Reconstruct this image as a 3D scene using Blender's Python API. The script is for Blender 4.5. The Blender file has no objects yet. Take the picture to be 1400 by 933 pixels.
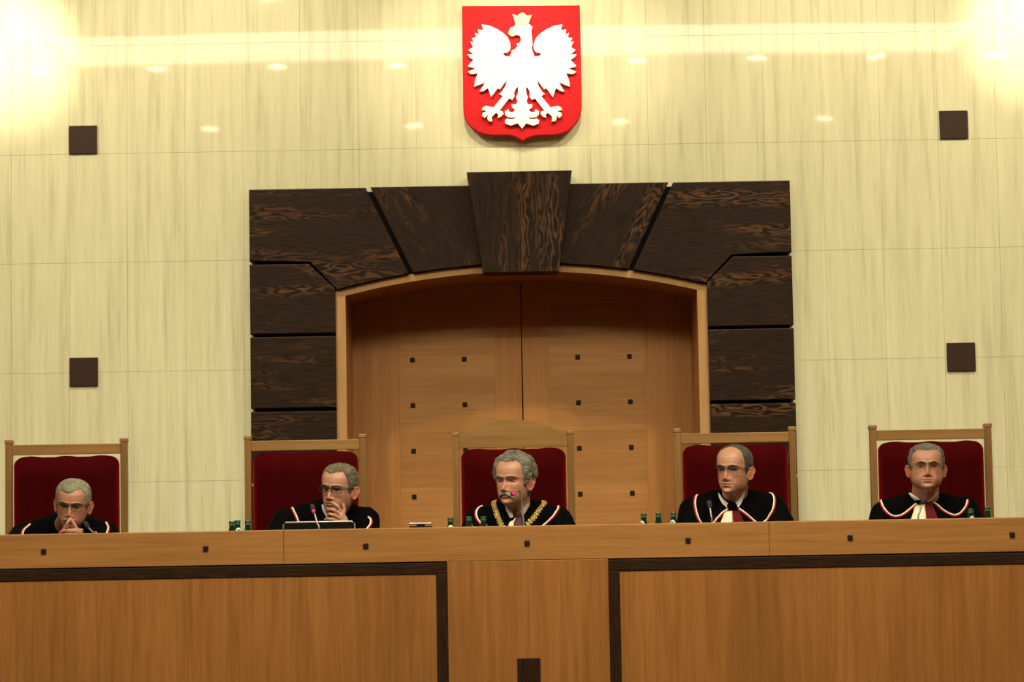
import bpy, bmesh, math, random
import numpy as np
from mathutils import Vector, Matrix, noise
from mathutils.bvhtree import BVHTree

random.seed(7)
S = bpy.context.scene
COL = S.collection
PI = math.pi

# ------------------------------------------------------------------ camera
FPX = 3400.0                      # focal length in pixels of the 1400 px wide frame
PITCH = math.atan(279 / FPX)
ROLL = 0.0172
EYE = Vector((-0.055, 0.0, 0.905))
_F = Vector((0, math.cos(PITCH), math.sin(PITCH)))
_U0 = Vector((0, -math.sin(PITCH), math.cos(PITCH)))
_R0 = Vector((1, 0, 0))
UP = _U0 * math.cos(ROLL) + _R0 * math.sin(ROLL)
RT = _R0 * math.cos(ROLL) - _U0 * math.sin(ROLL)
cd = bpy.data.cameras.new('camera')
cd.sensor_width = 36.0
cd.lens = FPX / 1400 * 36.0
cd.clip_end = 100
cam = bpy.data.objects.new('camera', cd)
m3 = Matrix((RT, UP, -_F)).transposed()
cam.matrix_world = Matrix.Translation(EYE) @ m3.to_4x4()
COL.objects.link(cam)
S.camera = cam


def at(px, py, Y):
    """point of the room seen at a photograph pixel, at depth Y"""
    d = _F + RT * ((px - 700) / FPX) + UP * ((466.5 - py) / FPX)
    return EYE + d * (Y / d.y)


# ------------------------------------------------------------------ colour management, world
S.view_settings.view_transform = 'Standard'
S.view_settings.look = 'None'
S.view_settings.gamma = 1.0
S.view_settings.use_curve_mapping = False
S.view_settings.exposure = 0.0
w = bpy.data.worlds.new('world')
S.world = w
w.use_nodes = True
w.node_tree.nodes['Background'].inputs[0].default_value = (1.0, 0.82, 0.55, 1)
w.node_tree.nodes['Background'].inputs[1].default_value = 0.02

# light levels
PANEL_STRENGTH = 8.0        # luminous ceiling coffer
DOWN_FAR_WATTS = 90.0
WASH_FILL_WATTS = 180.0  # added broad lamps that lift the upper wall
DOWN_WATTS = 160.0           # each ceiling downlight
WASH_SIDE_WATTS = 300.0     # wall-wash spots at left and right
WASH_MID_WATTS = 125.0      # spots on the coat of arms
LAMP_COL = (1.0, 0.90, 0.62)
CEIL_Z = 4.6
WALL_Y = 13.6
PLATE = -0.35               # court floor level; the judges' platform is z = 0


# ------------------------------------------------------------------ materials
def mat(name, base=(0.5, 0.5, 0.5), rough=0.5, metal=0.0, spec=0.5, sheen=0.0, coat=0.0, coat_rough=0.1):
    m = bpy.data.materials.new(name)
    m.use_nodes = True
    b = m.node_tree.nodes['Principled BSDF']
    b.inputs['Base Color'].default_value = (*base, 1)
    b.inputs['Roughness'].default_value = rough
    b.inputs['Metallic'].default_value = metal
    b.inputs['Specular IOR Level'].default_value = spec
    b.inputs['Sheen Weight'].default_value = sheen
    b.inputs['Coat Weight'].default_value = coat
    b.inputs['Coat Roughness'].default_value = coat_rough
    return m


def nodes(m):
    return m.node_tree.nodes, m.node_tree.links, m.node_tree.nodes['Principled BSDF']


def mapping(m, scale, rot=(0, 0, 0), loc=(0, 0, 0)):
    N, L, b = nodes(m)
    tc = N.new('ShaderNodeTexCoord')
    mp = N.new('ShaderNodeMapping')
    mp.inputs['Scale'].default_value = scale
    mp.inputs['Rotation'].default_value = rot
    mp.inputs['Location'].default_value = loc
    L.new(tc.outputs['Object'], mp.inputs['Vector'])
    return mp.outputs['Vector']


def tex_noise(m, vec, scale, detail=6, rough=0.6, dist=0.0):
    N, L, b = nodes(m)
    t = N.new('ShaderNodeTexNoise')
    t.inputs['Scale'].default_value = scale
    t.inputs['Detail'].default_value = detail
    t.inputs['Roughness'].default_value = rough
    t.inputs['Distortion'].default_value = dist
    L.new(vec, t.inputs['Vector'])
    return t.outputs['Fac']


def ramp(m, fac, stops):
    N, L, b = nodes(m)
    r = N.new('ShaderNodeValToRGB')
    e = r.color_ramp.elements
    while len(e) < len(stops):
        e.new(0.5)
    for k, (p, c) in enumerate(stops):
        e[k].position = p
        e[k].color = (*c, 1)
    L.new(fac, r.inputs['Fac'])
    return r.outputs['Color']


def mixc(m, a, b_, fac, mode='MIX'):
    N, L, b = nodes(m)
    x = N.new('ShaderNodeMix')
    x.data_type = 'RGBA'
    x.blend_type = mode
    if isinstance(fac, float):
        x.inputs[0].default_value = fac
    else:
        L.new(fac, x.inputs[0])
    for s, v in ((6, a), (7, b_)):
        if isinstance(v, tuple):
            x.inputs[s].default_value = (*v, 1)
        else:
            L.new(v, x.inputs[s])
    return x.outputs[2]


def setcol(m, c):
    N, L, b = nodes(m)
    L.new(c, b.inputs['Base Color'])


def bump(m, h, strength, dist):
    N, L, b = nodes(m)
    n = N.new('ShaderNodeBump')
    n.inputs['Strength'].default_value = strength
    n.inputs['Distance'].default_value = dist
    L.new(h, n.inputs['Height'])
    L.new(n.outputs['Normal'], b.inputs['Normal'])


def stone_mat():
    m = mat('polished_stone', rough=0.035, spec=0.5)
    v = mapping(m, (26, 26, 1.3))
    n1 = tex_noise(m, v, 1.0, 8, 0.65, 0.3)
    v2 = mapping(m, (70, 70, 5.0), loc=(3, 1, 2))
    n2 = tex_noise(m, v2, 1.0, 5, 0.7)
    c1 = ramp(m, n1, [(0.28, (0.51, 0.475, 0.315)), (0.47, (0.635, 0.605, 0.41)), (0.7, (0.705, 0.675, 0.47))])
    c2 = ramp(m, n2, [(0.30, (0.80, 0.78, 0.74)), (0.45, (1, 1, 1)), (0.75, (1, 1, 1))])
    setcol(m, mixc(m, c1, c2, 0.5, 'MULTIPLY'))
    return m


def wood_mat(name, axis, dark, light, strip=None, rough=0.38, amount=1.0):
    """fine straight grain along `axis` (0 x, 1 y, 2 z)"""
    m = mat(name, rough=rough, spec=0.4)
    sc = [38.0, 38.0, 38.0]
    sc[axis] = 1.6
    n1 = tex_noise(m, mapping(m, tuple(sc)), 1.0, 7, 0.62, 0.4)
    sc2 = [160.0] * 3
    sc2[axis] = 6.0
    n2 = tex_noise(m, mapping(m, tuple(sc2)), 1.0, 3, 0.6)
    sc3 = [3.0] * 3
    sc3[axis] = 0.5
    n3 = tex_noise(m, mapping(m, tuple(sc3), loc=(4, 2, 7)), 1.0, 2, 0.5)
    mid = tuple((a + b) / 2 for a, b in zip(dark, light))
    c = ramp(m, n1, [(0.25, dark), (0.5, mid), (0.78, light)])
    c = mixc(m, c, ramp(m, n2, [(0.3, (0.80, 0.78, 0.74)), (0.6, (1, 1, 1))]), 0.5 * amount, 'MULTIPLY')
    c = mixc(m, c, ramp(m, n3, [(0.3, (0.88, 0.84, 0.80)), (0.7, (1.05, 1.05, 1.05))]), 0.8, 'MULTIPLY')
    if strip:
        N, L, b = nodes(m)
        tc = N.new('ShaderNodeTexCoord')
        sx = N.new('ShaderNodeSeparateXYZ')
        L.new(tc.outputs['Object'], sx.inputs[0])
        d = N.new('ShaderNodeMath')
        d.operation = 'DIVIDE'
        L.new(sx.outputs[strip[0]], d.inputs[0])
        d.inputs[1].default_value = strip[1]
        fl = N.new('ShaderNodeMath')
        fl.operation = 'FLOOR'
        L.new(d.outputs[0], fl.inputs[0])
        wn = N.new('ShaderNodeTexWhiteNoise')
        wn.noise_dimensions = '1D'
        L.new(fl.outputs[0], wn.inputs['W'])
        c = mixc(m, c, ramp(m, wn.outputs['Value'], [(0.0, (0.86, 0.83, 0.80)), (1.0, (1.06, 1.04, 1.02))]), 1.0, 'MULTIPLY')
    setcol(m, c)
    return m


def wenge_mat(name, ang, figure=(0.50, 0.62)):
    """dark figured wenge veneer; grain along the direction turned by ang from x, in the x-z plane"""
    m = mat(name, rough=0.45, spec=0.12)
    N, L, b = nodes(m)
    tc = N.new('ShaderNodeTexCoord')
    rt = N.new('ShaderNodeMapping')
    rt.vector_type = 'POINT'
    rt.inputs['Rotation'].default_value = (0, ang, 0)
    L.new(tc.outputs['Object'], rt.inputs['Vector'])
    def mp(scale, loc=(0, 0, 0)):
        q = N.new('ShaderNodeMapping')
        q.inputs['Scale'].default_value = scale
        q.inputs['Location'].default_value = loc
        L.new(rt.outputs['Vector'], q.inputs['Vector'])
        return q.outputs['Vector']
    warp = tex_noise(m, mp((2.2, 2.2, 9.0)), 1.0, 3, 0.55)
    # cathedral figure: iso-lines of a stretched noise
    k = N.new('ShaderNodeMath'); k.operation = 'MULTIPLY'; k.inputs[1].default_value = 26.0
    L.new(warp, k.inputs[0])
    fr = N.new('ShaderNodeMath'); fr.operation = 'PINGPONG'; fr.inputs[1].default_value = 1.0
    L.new(k.outputs[0], fr.inputs[0])
    fine = tex_noise(m, mp((9, 9, 190)), 1.0, 5, 0.65)
    mask = tex_noise(m, mp((0.8, 0.8, 7.0), (5, 3, 1)), 1.0, 2, 0.5)
    fig = ramp(m, fr.outputs[0], [(0.2, (0.008, 0.0045, 0.0022)), (0.55, (0.050, 0.023, 0.010)), (1.0, (0.120, 0.052, 0.020))])
    plain = ramp(m, fine, [(0.3, (0.009, 0.0046, 0.0023)), (0.55, (0.025, 0.0122, 0.0058)), (0.8, (0.044, 0.020, 0.009))])
    c = mixc(m, plain, fig, ramp(m, mask, [(figure[0], (0, 0, 0)), (figure[1], (1, 1, 1))]))
    c = mixc(m, c, ramp(m, fine, [(0.3, (0.55, 0.55, 0.55)), (0.6, (1, 1, 1))]), 0.7, 'MULTIPLY')
    setcol(m, c)
    return m


def cloth_mat(name, base, sheen=0.03, rough=0.85, scale=600, spec=0.2):
    m = mat(name, base=base, rough=rough, sheen=sheen, spec=spec)
    n = tex_noise(m, mapping(m, (1, 1, 1)), scale, 2, 0.5)
    c = ramp(m, n, [(0.3, tuple(x * 0.85 for x in base)), (0.7, tuple(min(1, x * 1.12) for x in base))])
    setcol(m, c)
    return m


def emis(name, col, strength):
    m = mat(name, base=(0.02, 0.02, 0.02))
    N, L, b = nodes(m)
    b.inputs['Emission Color'].default_value = (*col, 1)
    b.inputs['Emission Strength'].default_value = strength
    return m


BEECH_D, BEECH_L = (0.20, 0.090, 0.025), (0.34, 0.168, 0.053)
M = {}
M['stone'] = stone_mat()
M['bench_x'] = wood_mat('beech_long_grain', 0, BEECH_D, BEECH_L)
M['bench_z'] = wood_mat('beech_upright_veneer', 2, (0.192, 0.079, 0.020), (0.315, 0.142, 0.041), strip=(0, 0.222))
M['door_x'] = wood_mat('beech_door_veneer', 0, (0.35, 0.158, 0.047), (0.50, 0.250, 0.080), strip=(2, 0.31))
M['door_z'] = wood_mat('beech_door_stile', 2, (0.36, 0.150, 0.041), (0.49, 0.225, 0.067))
M['frame'] = wood_mat('beech_frame', 2, (0.40, 0.215, 0.08), (0.52, 0.30, 0.12))
M['chair_x'] = wood_mat('oak_rail', 0, (0.19, 0.097, 0.031), (0.30, 0.162, 0.055))
M['chair_z'] = wood_mat('oak_post', 2, (0.165, 0.081, 0.025), (0.26, 0.137, 0.046))
M['wenge_0'] = wenge_mat('wenge_level_grain', 0)
M['wenge_90'] = wenge_mat('wenge_upright_grain', PI / 2)
M['wenge_band'] = wenge_mat('wenge_band_level', 0, (0.85, 0.95))
M['wenge_band_up'] = wenge_mat('wenge_band_upright', PI / 2, (0.85, 0.95))
M['wenge_l'] = wenge_mat('wenge_left_slant', math.radians(62))
M['wenge_r'] = wenge_mat('wenge_right_slant', math.radians(-62))
M['stud'] = mat('dark_stud', (0.014, 0.007, 0.004), 0.5, spec=0.15)
M['gap'] = mat('black_backing', (0.003, 0.003, 0.003), 0.8, spec=0.1)
M['plaque'] = mat('brown_plaque', (0.038, 0.019, 0.012), 0.4, spec=0.2)
M['velvet'] = cloth_mat('red_velvet', (0.034, 0.0007, 0.0011), sheen=0.55, rough=0.9, scale=260, spec=0.03)
_b = M['velvet'].node_tree.nodes['Principled BSDF']
_b.inputs['Sheen Tint'].default_value = (0.9, 0.03, 0.04, 1)
_b.inputs['Sheen Roughness'].default_value = 0.42
M['plaster'] = mat('white_plaster', (0.62, 0.58, 0.50), 0.9)
M['sidewall'] = mat('side_wall_panel', (0.36, 0.25, 0.14), 0.6)
M['floor'] = wood_mat('parquet', 1, (0.12, 0.06, 0.025), (0.2, 0.1, 0.045))
M['carpet'] = cloth_mat('platform_carpet', (0.10, 0.03, 0.025))
M['shield'] = mat('red_enamel', (0.52, 0.009, 0.014), 0.6, spec=0.12)
M['eagle'] = mat('white_relief', (0.86, 0.86, 0.84), 0.4)
M['gold_paint'] = mat('pale_gold_leaf', (0.85, 0.72, 0.36), 0.35)
M['robe'] = cloth_mat('black_robe_wool', (0.0016, 0.0016, 0.0021), sheen=0.0, rough=0.75, scale=500, spec=0.03)
M['velvet_black'] = cloth_mat('black_collar_velvet', (0.0014, 0.0014, 0.0019), sheen=0.0, rough=0.8, scale=500, spec=0.03)
M['pipe_white'] = cloth_mat('white_piping', (0.72, 0.66, 0.56), rough=0.6)
M['pipe_red'] = cloth_mat('red_piping', (0.30, 0.012, 0.015), rough=0.6)
M['shirt'] = cloth_mat('white_shirt', (0.66, 0.63, 0.60), rough=0.7)
M['shirt_blue'] = cloth_mat('pale_blue_shirt', (0.42, 0.46, 0.55), rough=0.7)
M['shirt_pink'] = cloth_mat('pale_pink_shirt', (0.60, 0.50, 0.50), rough=0.7)
M['jabot_white'] = cloth_mat('cream_pleated_cloth', (0.74, 0.70, 0.56), rough=0.7)
M['jabot_red'] = cloth_mat('crimson_pleated_cloth', (0.13, 0.005, 0.008), rough=0.7)
M['tie'] = cloth_mat('maroon_silk', (0.055, 0.010, 0.013), rough=0.5)
M['gold'] = mat('polished_gold', (0.80, 0.60, 0.20), 0.28, metal=0.85)
M['black'] = mat('black_plastic', (0.005, 0.005, 0.006), 0.6, spec=0.2)
M['foam'] = mat('black_foam', (0.010, 0.010, 0.011), 0.9)
M['steel'] = mat('grey_gooseneck', (0.26, 0.25, 0.22), 0.4, metal=0.5)
M['silver'] = mat('silver_edge', (0.55, 0.55, 0.55), 0.35, metal=0.6)
M['led'] = emis('red_led_ring', (1.0, 0.015, 0.12), 0.8)
M['led_off'] = mat('unlit_ring', (0.02, 0.012, 0.012), 0.3)
M['cap'] = mat('green_cap', (0.006, 0.045, 0.016), 0.35)
M['capband'] = mat('cap_skirt', (0.05, 0.10, 0.065), 0.35)
M['paper'] = mat('bottle_label', (0.52, 0.62, 0.50), 0.5)
M['paper_green'] = mat('bottle_label_green', (0.05, 0.22, 0.09), 0.5)
mg = mat('dark_green_glass', (0.004, 0.030, 0.010), 0.06, spec=0.6)
mg.node_tree.nodes['Principled BSDF'].inputs['Transmission Weight'].default_value = 0.35
M['glass'] = mg
ml = bpy.data.materials.new('spectacle_glass')
ml.use_nodes = True
_n, _l = ml.node_tree.nodes, ml.node_tree.links
_n.clear()
_o = _n.new('ShaderNodeOutputMaterial'); _t = _n.new('ShaderNodeBsdfTransparent'); _g = _n.new('ShaderNodeBsdfGlossy'); _x = _n.new('ShaderNodeMixShader')
_t.inputs[0].default_value = (0.84, 0.86, 0.84, 1)
_g.inputs['Roughness'].default_value = 0.03
_x.inputs[0].default_value = 0.012
_l.new(_t.outputs[0], _x.inputs[1]); _l.new(_g.outputs[0], _x.inputs[2]); _l.new(_x.outputs[0], _o.inputs[0])
M['lens'] = ml
M['rim_dark'] = mat('dark_spectacle_frame', (0.012, 0.010, 0.010), 0.3)
M['rim_thin'] = mat('thin_metal_frame', (0.16, 0.11, 0.07), 0.3, metal=0.7)
M['eyeball'] = mat('eye_white', (0.50, 0.44, 0.40), 0.2)
M['lash'] = mat('dark_lashes', (0.012, 0.008, 0.006), 0.6, spec=0.2)
M['iris'] = mat('dark_iris', (0.02, 0.018, 0.015), 0.15)
M['lamp'] = emis('lit_downlight', LAMP_COL, 32.0)
M['panel'] = emis('lit_diffuser', (1.0, 0.90, 0.64), PANEL_STRENGTH)
M['trimring'] = mat('white_metal_ring', (0.7, 0.7, 0.68), 0.4)


def skin_mat(name, base):
    m = mat(name, rough=0.46, spec=0.42)
    N, L, b = nodes(m)
    a = N.new('ShaderNodeVertexColor')
    a.layer_name = 'tint'
    n = tex_noise(m, mapping(m, (1, 1, 1)), 70, 4, 0.6)
    c = ramp(m, n, [(0.3, tuple(x * y for x, y in zip(base, (0.86, 0.80, 0.78)))), (0.7, base)])
    setcol(m, mixc(m, c, a.outputs['Color'], 1.0, 'MULTIPLY'))
    b.inputs['Subsurface Weight'].default_value = 0.08
    b.inputs['Subsurface Radius'].default_value = (0.006, 0.002, 0.001)
    b.inputs['Subsurface Scale'].default_value = 1.0
    return m


def hair_mat(name, dark, light):
    m = mat(name, rough=0.55, spec=0.35)
    n = tex_noise(m, mapping(m, (420, 60, 140)), 1.0, 4, 0.7, 0.5)
    n2 = tex_noise(m, mapping(m, (22, 22, 22)), 1.0, 3, 0.6)
    c = ramp(m, n, [(0.32, dark), (0.62, light)])
    setcol(m, mixc(m, c, ramp(m, n2, [(0.35, (0.62, 0.60, 0.56)), (0.65, (1.08, 1.08, 1.08))]), 1.0, 'MULTIPLY'))
    bump(m, n, 0.8, 0.004)
    return m


# ------------------------------------------------------------------ helpers
def link(o):
    COL.objects.link(o)
    return o


def empty(name, loc=(0, 0, 0), rz=0.0):
    o = bpy.data.objects.new(name, None)
    o.empty_display_size = 0.1
    o.location = loc
    o.rotation_euler = (0, 0, rz)
    return link(o)


def tag(o, label=None, cat=None, group=None, kind=None):
    if label: o['label'] = label
    if cat: o['category'] = cat
    if group: o['group'] = group
    if kind: o['kind'] = kind
    return o


def obj(name, bm, m, parent=None, local=False, smooth=None, label=None):
    """link a bmesh as one object; world coordinates unless local"""
    bmesh.ops.recalc_face_normals(bm, faces=bm.faces[:])
    me = bpy.data.meshes.new(name)
    bm.to_mesh(me)
    bm.free()
    for x in (m if isinstance(m, (list, tuple)) else [m]):
        me.materials.append(x)
    if smooth is not None:
        for p in me.polygons:
            p.use_smooth = True
        try:
            me.set_sharp_from_angle(angle=math.radians(smooth))
        except Exception:
            pass
    o = bpy.data.objects.new(name, me)
    link(o)
    if parent is not None:
        o.parent = parent
        if not local:
            loc = parent.location.copy()
            if parent.parent is not None:
                loc += parent.parent.location
            me.transform(Matrix.Translation(-loc))
    if label: o['label'] = label
    return o


def box(bm, x0, x1, y0, y1, z0, z1, bev=0.0):
    r = bmesh.ops.create_cube(bm, size=1.0)
    vs = r['verts']
    for v in vs:
        v.co = Vector(((x0 + x1) / 2 + v.co.x * (x1 - x0), (y0 + y1) / 2 + v.co.y * (y1 - y0), (z0 + z1) / 2 + v.co.z * (z1 - z0)))
    if bev:
        es = list({e for v in vs for e in v.link_edges})
        bmesh.ops.bevel(bm, geom=es, offset=bev, segments=2, profile=0.5, affect='EDGES')
    return vs


def mkbox(*a, **k):
    bm = bmesh.new()
    box(bm, *a, **k)
    return bm


def prism(bm, pts, y0, y1, bev=0.0):
    """polygon in x-z extruded in y (y0 is the front)"""
    f0 = [bm.verts.new((x, y0, z)) for x, z in pts]
    f1 = [bm.verts.new((x, y1, z)) for x, z in pts]
    n = len(pts)
    top = bm.faces.new(f0)
    bm.faces.new(f1[::-1])
    for i in range(n):
        bm.faces.new((f0[i], f1[i], f1[(i + 1) % n], f0[(i + 1) % n]))
    if bev:
        bmesh.ops.bevel(bm, geom=list(top.edges), offset=bev, segments=2, profile=0.6, affect='EDGES')


def tube(bm, pts, r, seg=10, closed=False, caps=True):
    """swept tube; r is a number or a list"""
    pts = [Vector(p) for p in pts]
    n = len(pts)
    rings = []
    ref = None
    for i, p in enumerate(pts):
        a = pts[(i - 1) % n] if (closed or i > 0) else p
        b = pts[(i + 1) % n] if (closed or i < n - 1) else p
        t = (b - a).normalized()
        if ref is None:
            ref = t.orthogonal().normalized()
        ref = (ref - t * ref.dot(t))
        ref = ref.normalized() if ref.length > 1e-6 else t.orthogonal().normalized()
        q = t.cross(ref)
        rr = r[i] if isinstance(r, (list, tuple)) else r
        rings.append([bm.verts.new(p + (ref * math.cos(2 * PI * k / seg) + q * math.sin(2 * PI * k / seg)) * rr) for k in range(seg)])
    m = n if closed else n - 1
    for i in range(m):
        A, B = rings[i], rings[(i + 1) % n]
        for k in range(seg):
            bm.faces.new((A[k], A[(k + 1) % seg], B[(k + 1) % seg], B[k]))
    if caps and not closed:
        bm.faces.new(rings[0][::-1])
        bm.faces.new(rings[-1])


def lathe(bm, prof, c=(0, 0, 0), seg=20, caps=True):
    """profile of (radius, z) turned about z through c"""
    c = Vector(c)
    rings = []
    for r, z in prof:
        rings.append([bm.verts.new(c + Vector((r * math.cos(2 * PI * k / seg), r * math.sin(2 * PI * k / seg), z))) for k in range(seg)])
    for i in range(len(rings) - 1):
        for k in range(seg):
            f = bm.faces.new((rings[i][k], rings[i][(k + 1) % seg], rings[i + 1][(k + 1) % seg], rings[i + 1][k]))
    if caps:
        bm.faces.new(rings[0][::-1])
        bm.faces.new(rings[-1])


def grid_shell(bm, A, B):
    """closed sheet between two equal grids of points, front A and back B"""
    VA = [[bm.verts.new(p) for p in r] for r in A]
    VB = [[bm.verts.new(p) for p in r] for r in B]
    n, m = len(VA), len(VA[0])
    for i in range(n - 1):
        for j in range(m - 1):
            bm.faces.new((VA[i][j], VA[i][j + 1], VA[i + 1][j + 1], VA[i + 1][j]))
            bm.faces.new((VB[i][j + 1], VB[i][j], VB[i + 1][j], VB[i + 1][j + 1]))
    for i in range(n - 1):
        for j in (0, m - 1):
            bm.faces.new((VA[i][j], VA[i + 1][j], VB[i + 1][j], VB[i][j]))
    for j in range(m - 1):
        for i in (0, n - 1):
            bm.faces.new((VA[i][j], VA[i][j + 1], VB[i][j + 1], VB[i][j]))


def ellipsoid(bm, c, r, rot=None, seg=24, ring=16):
    c = Vector(c)
    def pt(x, y, z):
        q = Vector((x * r[0], y * r[1], z * r[2]))
        return c + (rot @ q if rot is not None else q)
    lo, hi = bm.verts.new(pt(0, 0, -1)), bm.verts.new(pt(0, 0, 1))
    R_ = []
    for i in range(1, ring):
        t = -PI / 2 + PI * i / ring
        R_.append([bm.verts.new(pt(math.cos(t) * math.cos(2 * PI * k / seg), math.cos(t) * math.sin(2 * PI * k / seg), math.sin(t))) for k in range(seg)])
    for k in range(seg):
        k2 = (k + 1) % seg
        bm.faces.new((lo, R_[0][k2], R_[0][k]))
        bm.faces.new((hi, R_[-1][k], R_[-1][k2]))
        for i in range(len(R_) - 1):
            bm.faces.new((R_[i][k], R_[i][k2], R_[i + 1][k2], R_[i + 1][k]))
    out = [lo, hi]
    for q in R_:
        out += q
    return out


def capsule(bm, a, b, ra, rb, seg=16):
    """closed tapered capsule"""
    a, b = Vector(a), Vector(b)
    d = b - a
    L = d.length
    t = d.normalized()
    pts, rr = [], []
    for k in range(0, 6):
        u = -PI / 2 + (PI / 2) * k / 5
        pts.append(a + t * (ra * math.sin(u))); rr.append(max(ra * math.cos(u), ra * 0.08))
    for k in range(0, 6):
        u = (PI / 2) * k / 5
        pts.append(b + t * (rb * math.sin(u))); rr.append(max(rb * math.cos(u), rb * 0.08))
    tube(bm, pts, rr, seg)


def chainlimb(bm, pts, rs, seg=14):
    for i in range(len(pts) - 1):
        capsule(bm, pts[i], pts[i + 1], rs[i], rs[i + 1], seg)


def curve_path(ctrl, n):
    """Catmull-Rom through control points (Vectors), n samples"""
    P_ = [Vector(p) for p in ctrl]
    P_ = [P_[0] * 2 - P_[1]] + P_ + [P_[-1] * 2 - P_[-2]]
    out = []
    m = len(P_) - 3
    for i in range(n):
        u = i / (n - 1) * m
        k = min(int(u), m - 1)
        t = u - k
        a, b, c, d = P_[k:k + 4]
        out.append(0.5 * ((2 * b) + (c - a) * t + (2 * a - 5 * b + 4 * c - d) * t * t + (3 * b - a - 3 * c + d) * t ** 3))
    return out


def interp(x, xs, ys):
    return float(np.interp(x, xs, ys))


# ------------------------------------------------------------------ the room
# back wall: polished stone slabs 0.32 x 0.605 m with hair joints, each set a hair out of true
def build_wall():
    bm = bmesh.new()
    sx, sz = 0.32, 0.605
    rnd = random.Random(3)
    x_edges = [-5.76 + 0.157 - 0.08 + sx * i for i in range(37)]
    z_edges = [3.098 + sz * k for k in range(-6, 4)]
    z_edges[0] = PLATE
    for k in range(len(z_edges) - 1):
        z0, z1 = z_edges[k], min(z_edges[k + 1], CEIL_Z + 0.02)
        for i in range(len(x_edges) - 1):
            x0, x1 = x_edges[i], x_edges[i + 1]
            cx, cz = (x0 + x1) / 2, (z0 + z1) / 2
            # leave the doorway open
            if x0 > -1.36 and x1 < 1.36 and z1 < 2.5 + 0.01:
                continue
            g = 0.0006
            ax, az = rnd.gauss(0, 0.00022), rnd.gauss(0, 0.00022)
            q = []
            for (x, z) in ((x0 + g, z0 + g), (x1 - g, z0 + g), (x1 - g, z1 - g), (x0 + g, z1 - g)):
                q.append((x, WALL_Y + (x - cx) * ax + (z - cz) * az, z))
            f = [bm.verts.new(p) for p in q]
            b_ = [bm.verts.new((p[0], WALL_Y + 0.02, p[2])) for p in q]
            bm.faces.new(f)
            for a in range(4):
                bm.faces.new((f[a], b_[a], b_[(a + 1) % 4], f[(a + 1) % 4]))
    return bm


o = obj('wall_back', build_wall(), M['stone'])
tag(o, 'pale polished stone slab wall behind the judges', 'wall', kind='structure')
# solid backing behind the slabs, with the doorway
bm = bmesh.new()
box(bm, -6, -1.06, WALL_Y + 0.004, WALL_Y + 0.15, PLATE, CEIL_Z)
box(bm, 1.06, 6, WALL_Y + 0.004, WALL_Y + 0.15, PLATE, CEIL_Z)
box(bm, -1.06, 1.06, WALL_Y + 0.004, WALL_Y + 0.15, 2.46, CEIL_Z)
o = obj('wall_back_core', bm, mat('mortar', (0.42, 0.37, 0.26), 0.9))
tag(o, 'stone wall backing', 'wall', kind='structure')
for nm, a in (('wall_left', (-6.1, -5.9, -3, WALL_Y + 0.15, PLATE, CEIL_Z)), ('wall_right', (5.9, 6.1, -3, WALL_Y + 0.15, PLATE, CEIL_Z)), ('wall_front', (-6.1, 6.1, -3.2, -3.0, PLATE, CEIL_Z))):
    tag(obj(nm, mkbox(*a), M['sidewall']), 'panelled side of the court room', 'wall', kind='structure')
tag(obj('ceiling', mkbox(-6.1, 6.1, -3.2, WALL_Y + 0.15, CEIL_Z, CEIL_Z + 0.15), M['plaster']), 'white plaster ceiling', 'ceiling', kind='structure')
tag(obj('floor', mkbox(-6.1, 6.1, -3.2, WALL_Y + 1.2, PLATE - 0.1, PLATE), M['floor']), 'wooden court room floor', 'floor', kind='structure')
tag(obj('floor_platform', mkbox(-5.0, 5.0, 11.05, WALL_Y + 0.04, PLATE, 0.0), M['carpet']), 'raised platform under the judges', 'floor', kind='structure')

# ------------------------------------------------------------------ ceiling lights (seen mirrored in the stone)
def spot(name, loc, target, watts, size_deg, blend, rad, parent=None, col=LAMP_COL):
    l = bpy.data.lights.new(name, 'SPOT')
    l.energy = watts
    l.spot_size = math.radians(size_deg)
    l.spot_blend = blend
    l.shadow_soft_size = rad
    l.color = col
    ob = link(bpy.data.objects.new(name, l))
    d = Vector(target) - Vector(loc)
    ob.rotation_mode = 'QUATERNION'
    ob.rotation_quaternion = d.to_track_quat('-Z', 'Y')
    ob.location = loc
    if parent is not None:
        ob.parent = parent
        ob.location = Vector(loc) - parent.location
    return ob


def downlight(x, y, watts, label):
    t = empty('ceiling_downlight', (x, y, CEIL_Z))
    tag(t, label, 'ceiling light', 'recessed ceiling downlights')
    b1 = bmesh.new()
    lathe(b1, [(0.075, 0.0), (0.095, 0.0), (0.095, -0.012), (0.075, -0.008), (0.075, 0.0)], (x, y, CEIL_Z), 24, caps=False)
    obj('ring', b1, M['trimring'], t)
    b2 = bmesh.new()
    lathe(b2, [(0.072, 0.0), (0.072, -0.004)], (x, y, CEIL_Z), 24)
    obj('lamp_face', b2, M['lamp'], t)
    spot('lamp_beam', (x, y, CEIL_Z - 0.03), (x, y + 0.6, 0), watts, 138, 0.5, 0.05, t)


for i in range(-4, 5):
    downlight(0.02 + 0.92 * i, 8.36, DOWN_WATTS, 'round ceiling downlight mirrored in the polished stone wall')
for i in (-3, -1, 1, 3):
    downlight(0.02 + 0.9 * i, 5.6, DOWN_FAR_WATTS, 'round ceiling downlight mirrored in the polished stone wall')

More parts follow.
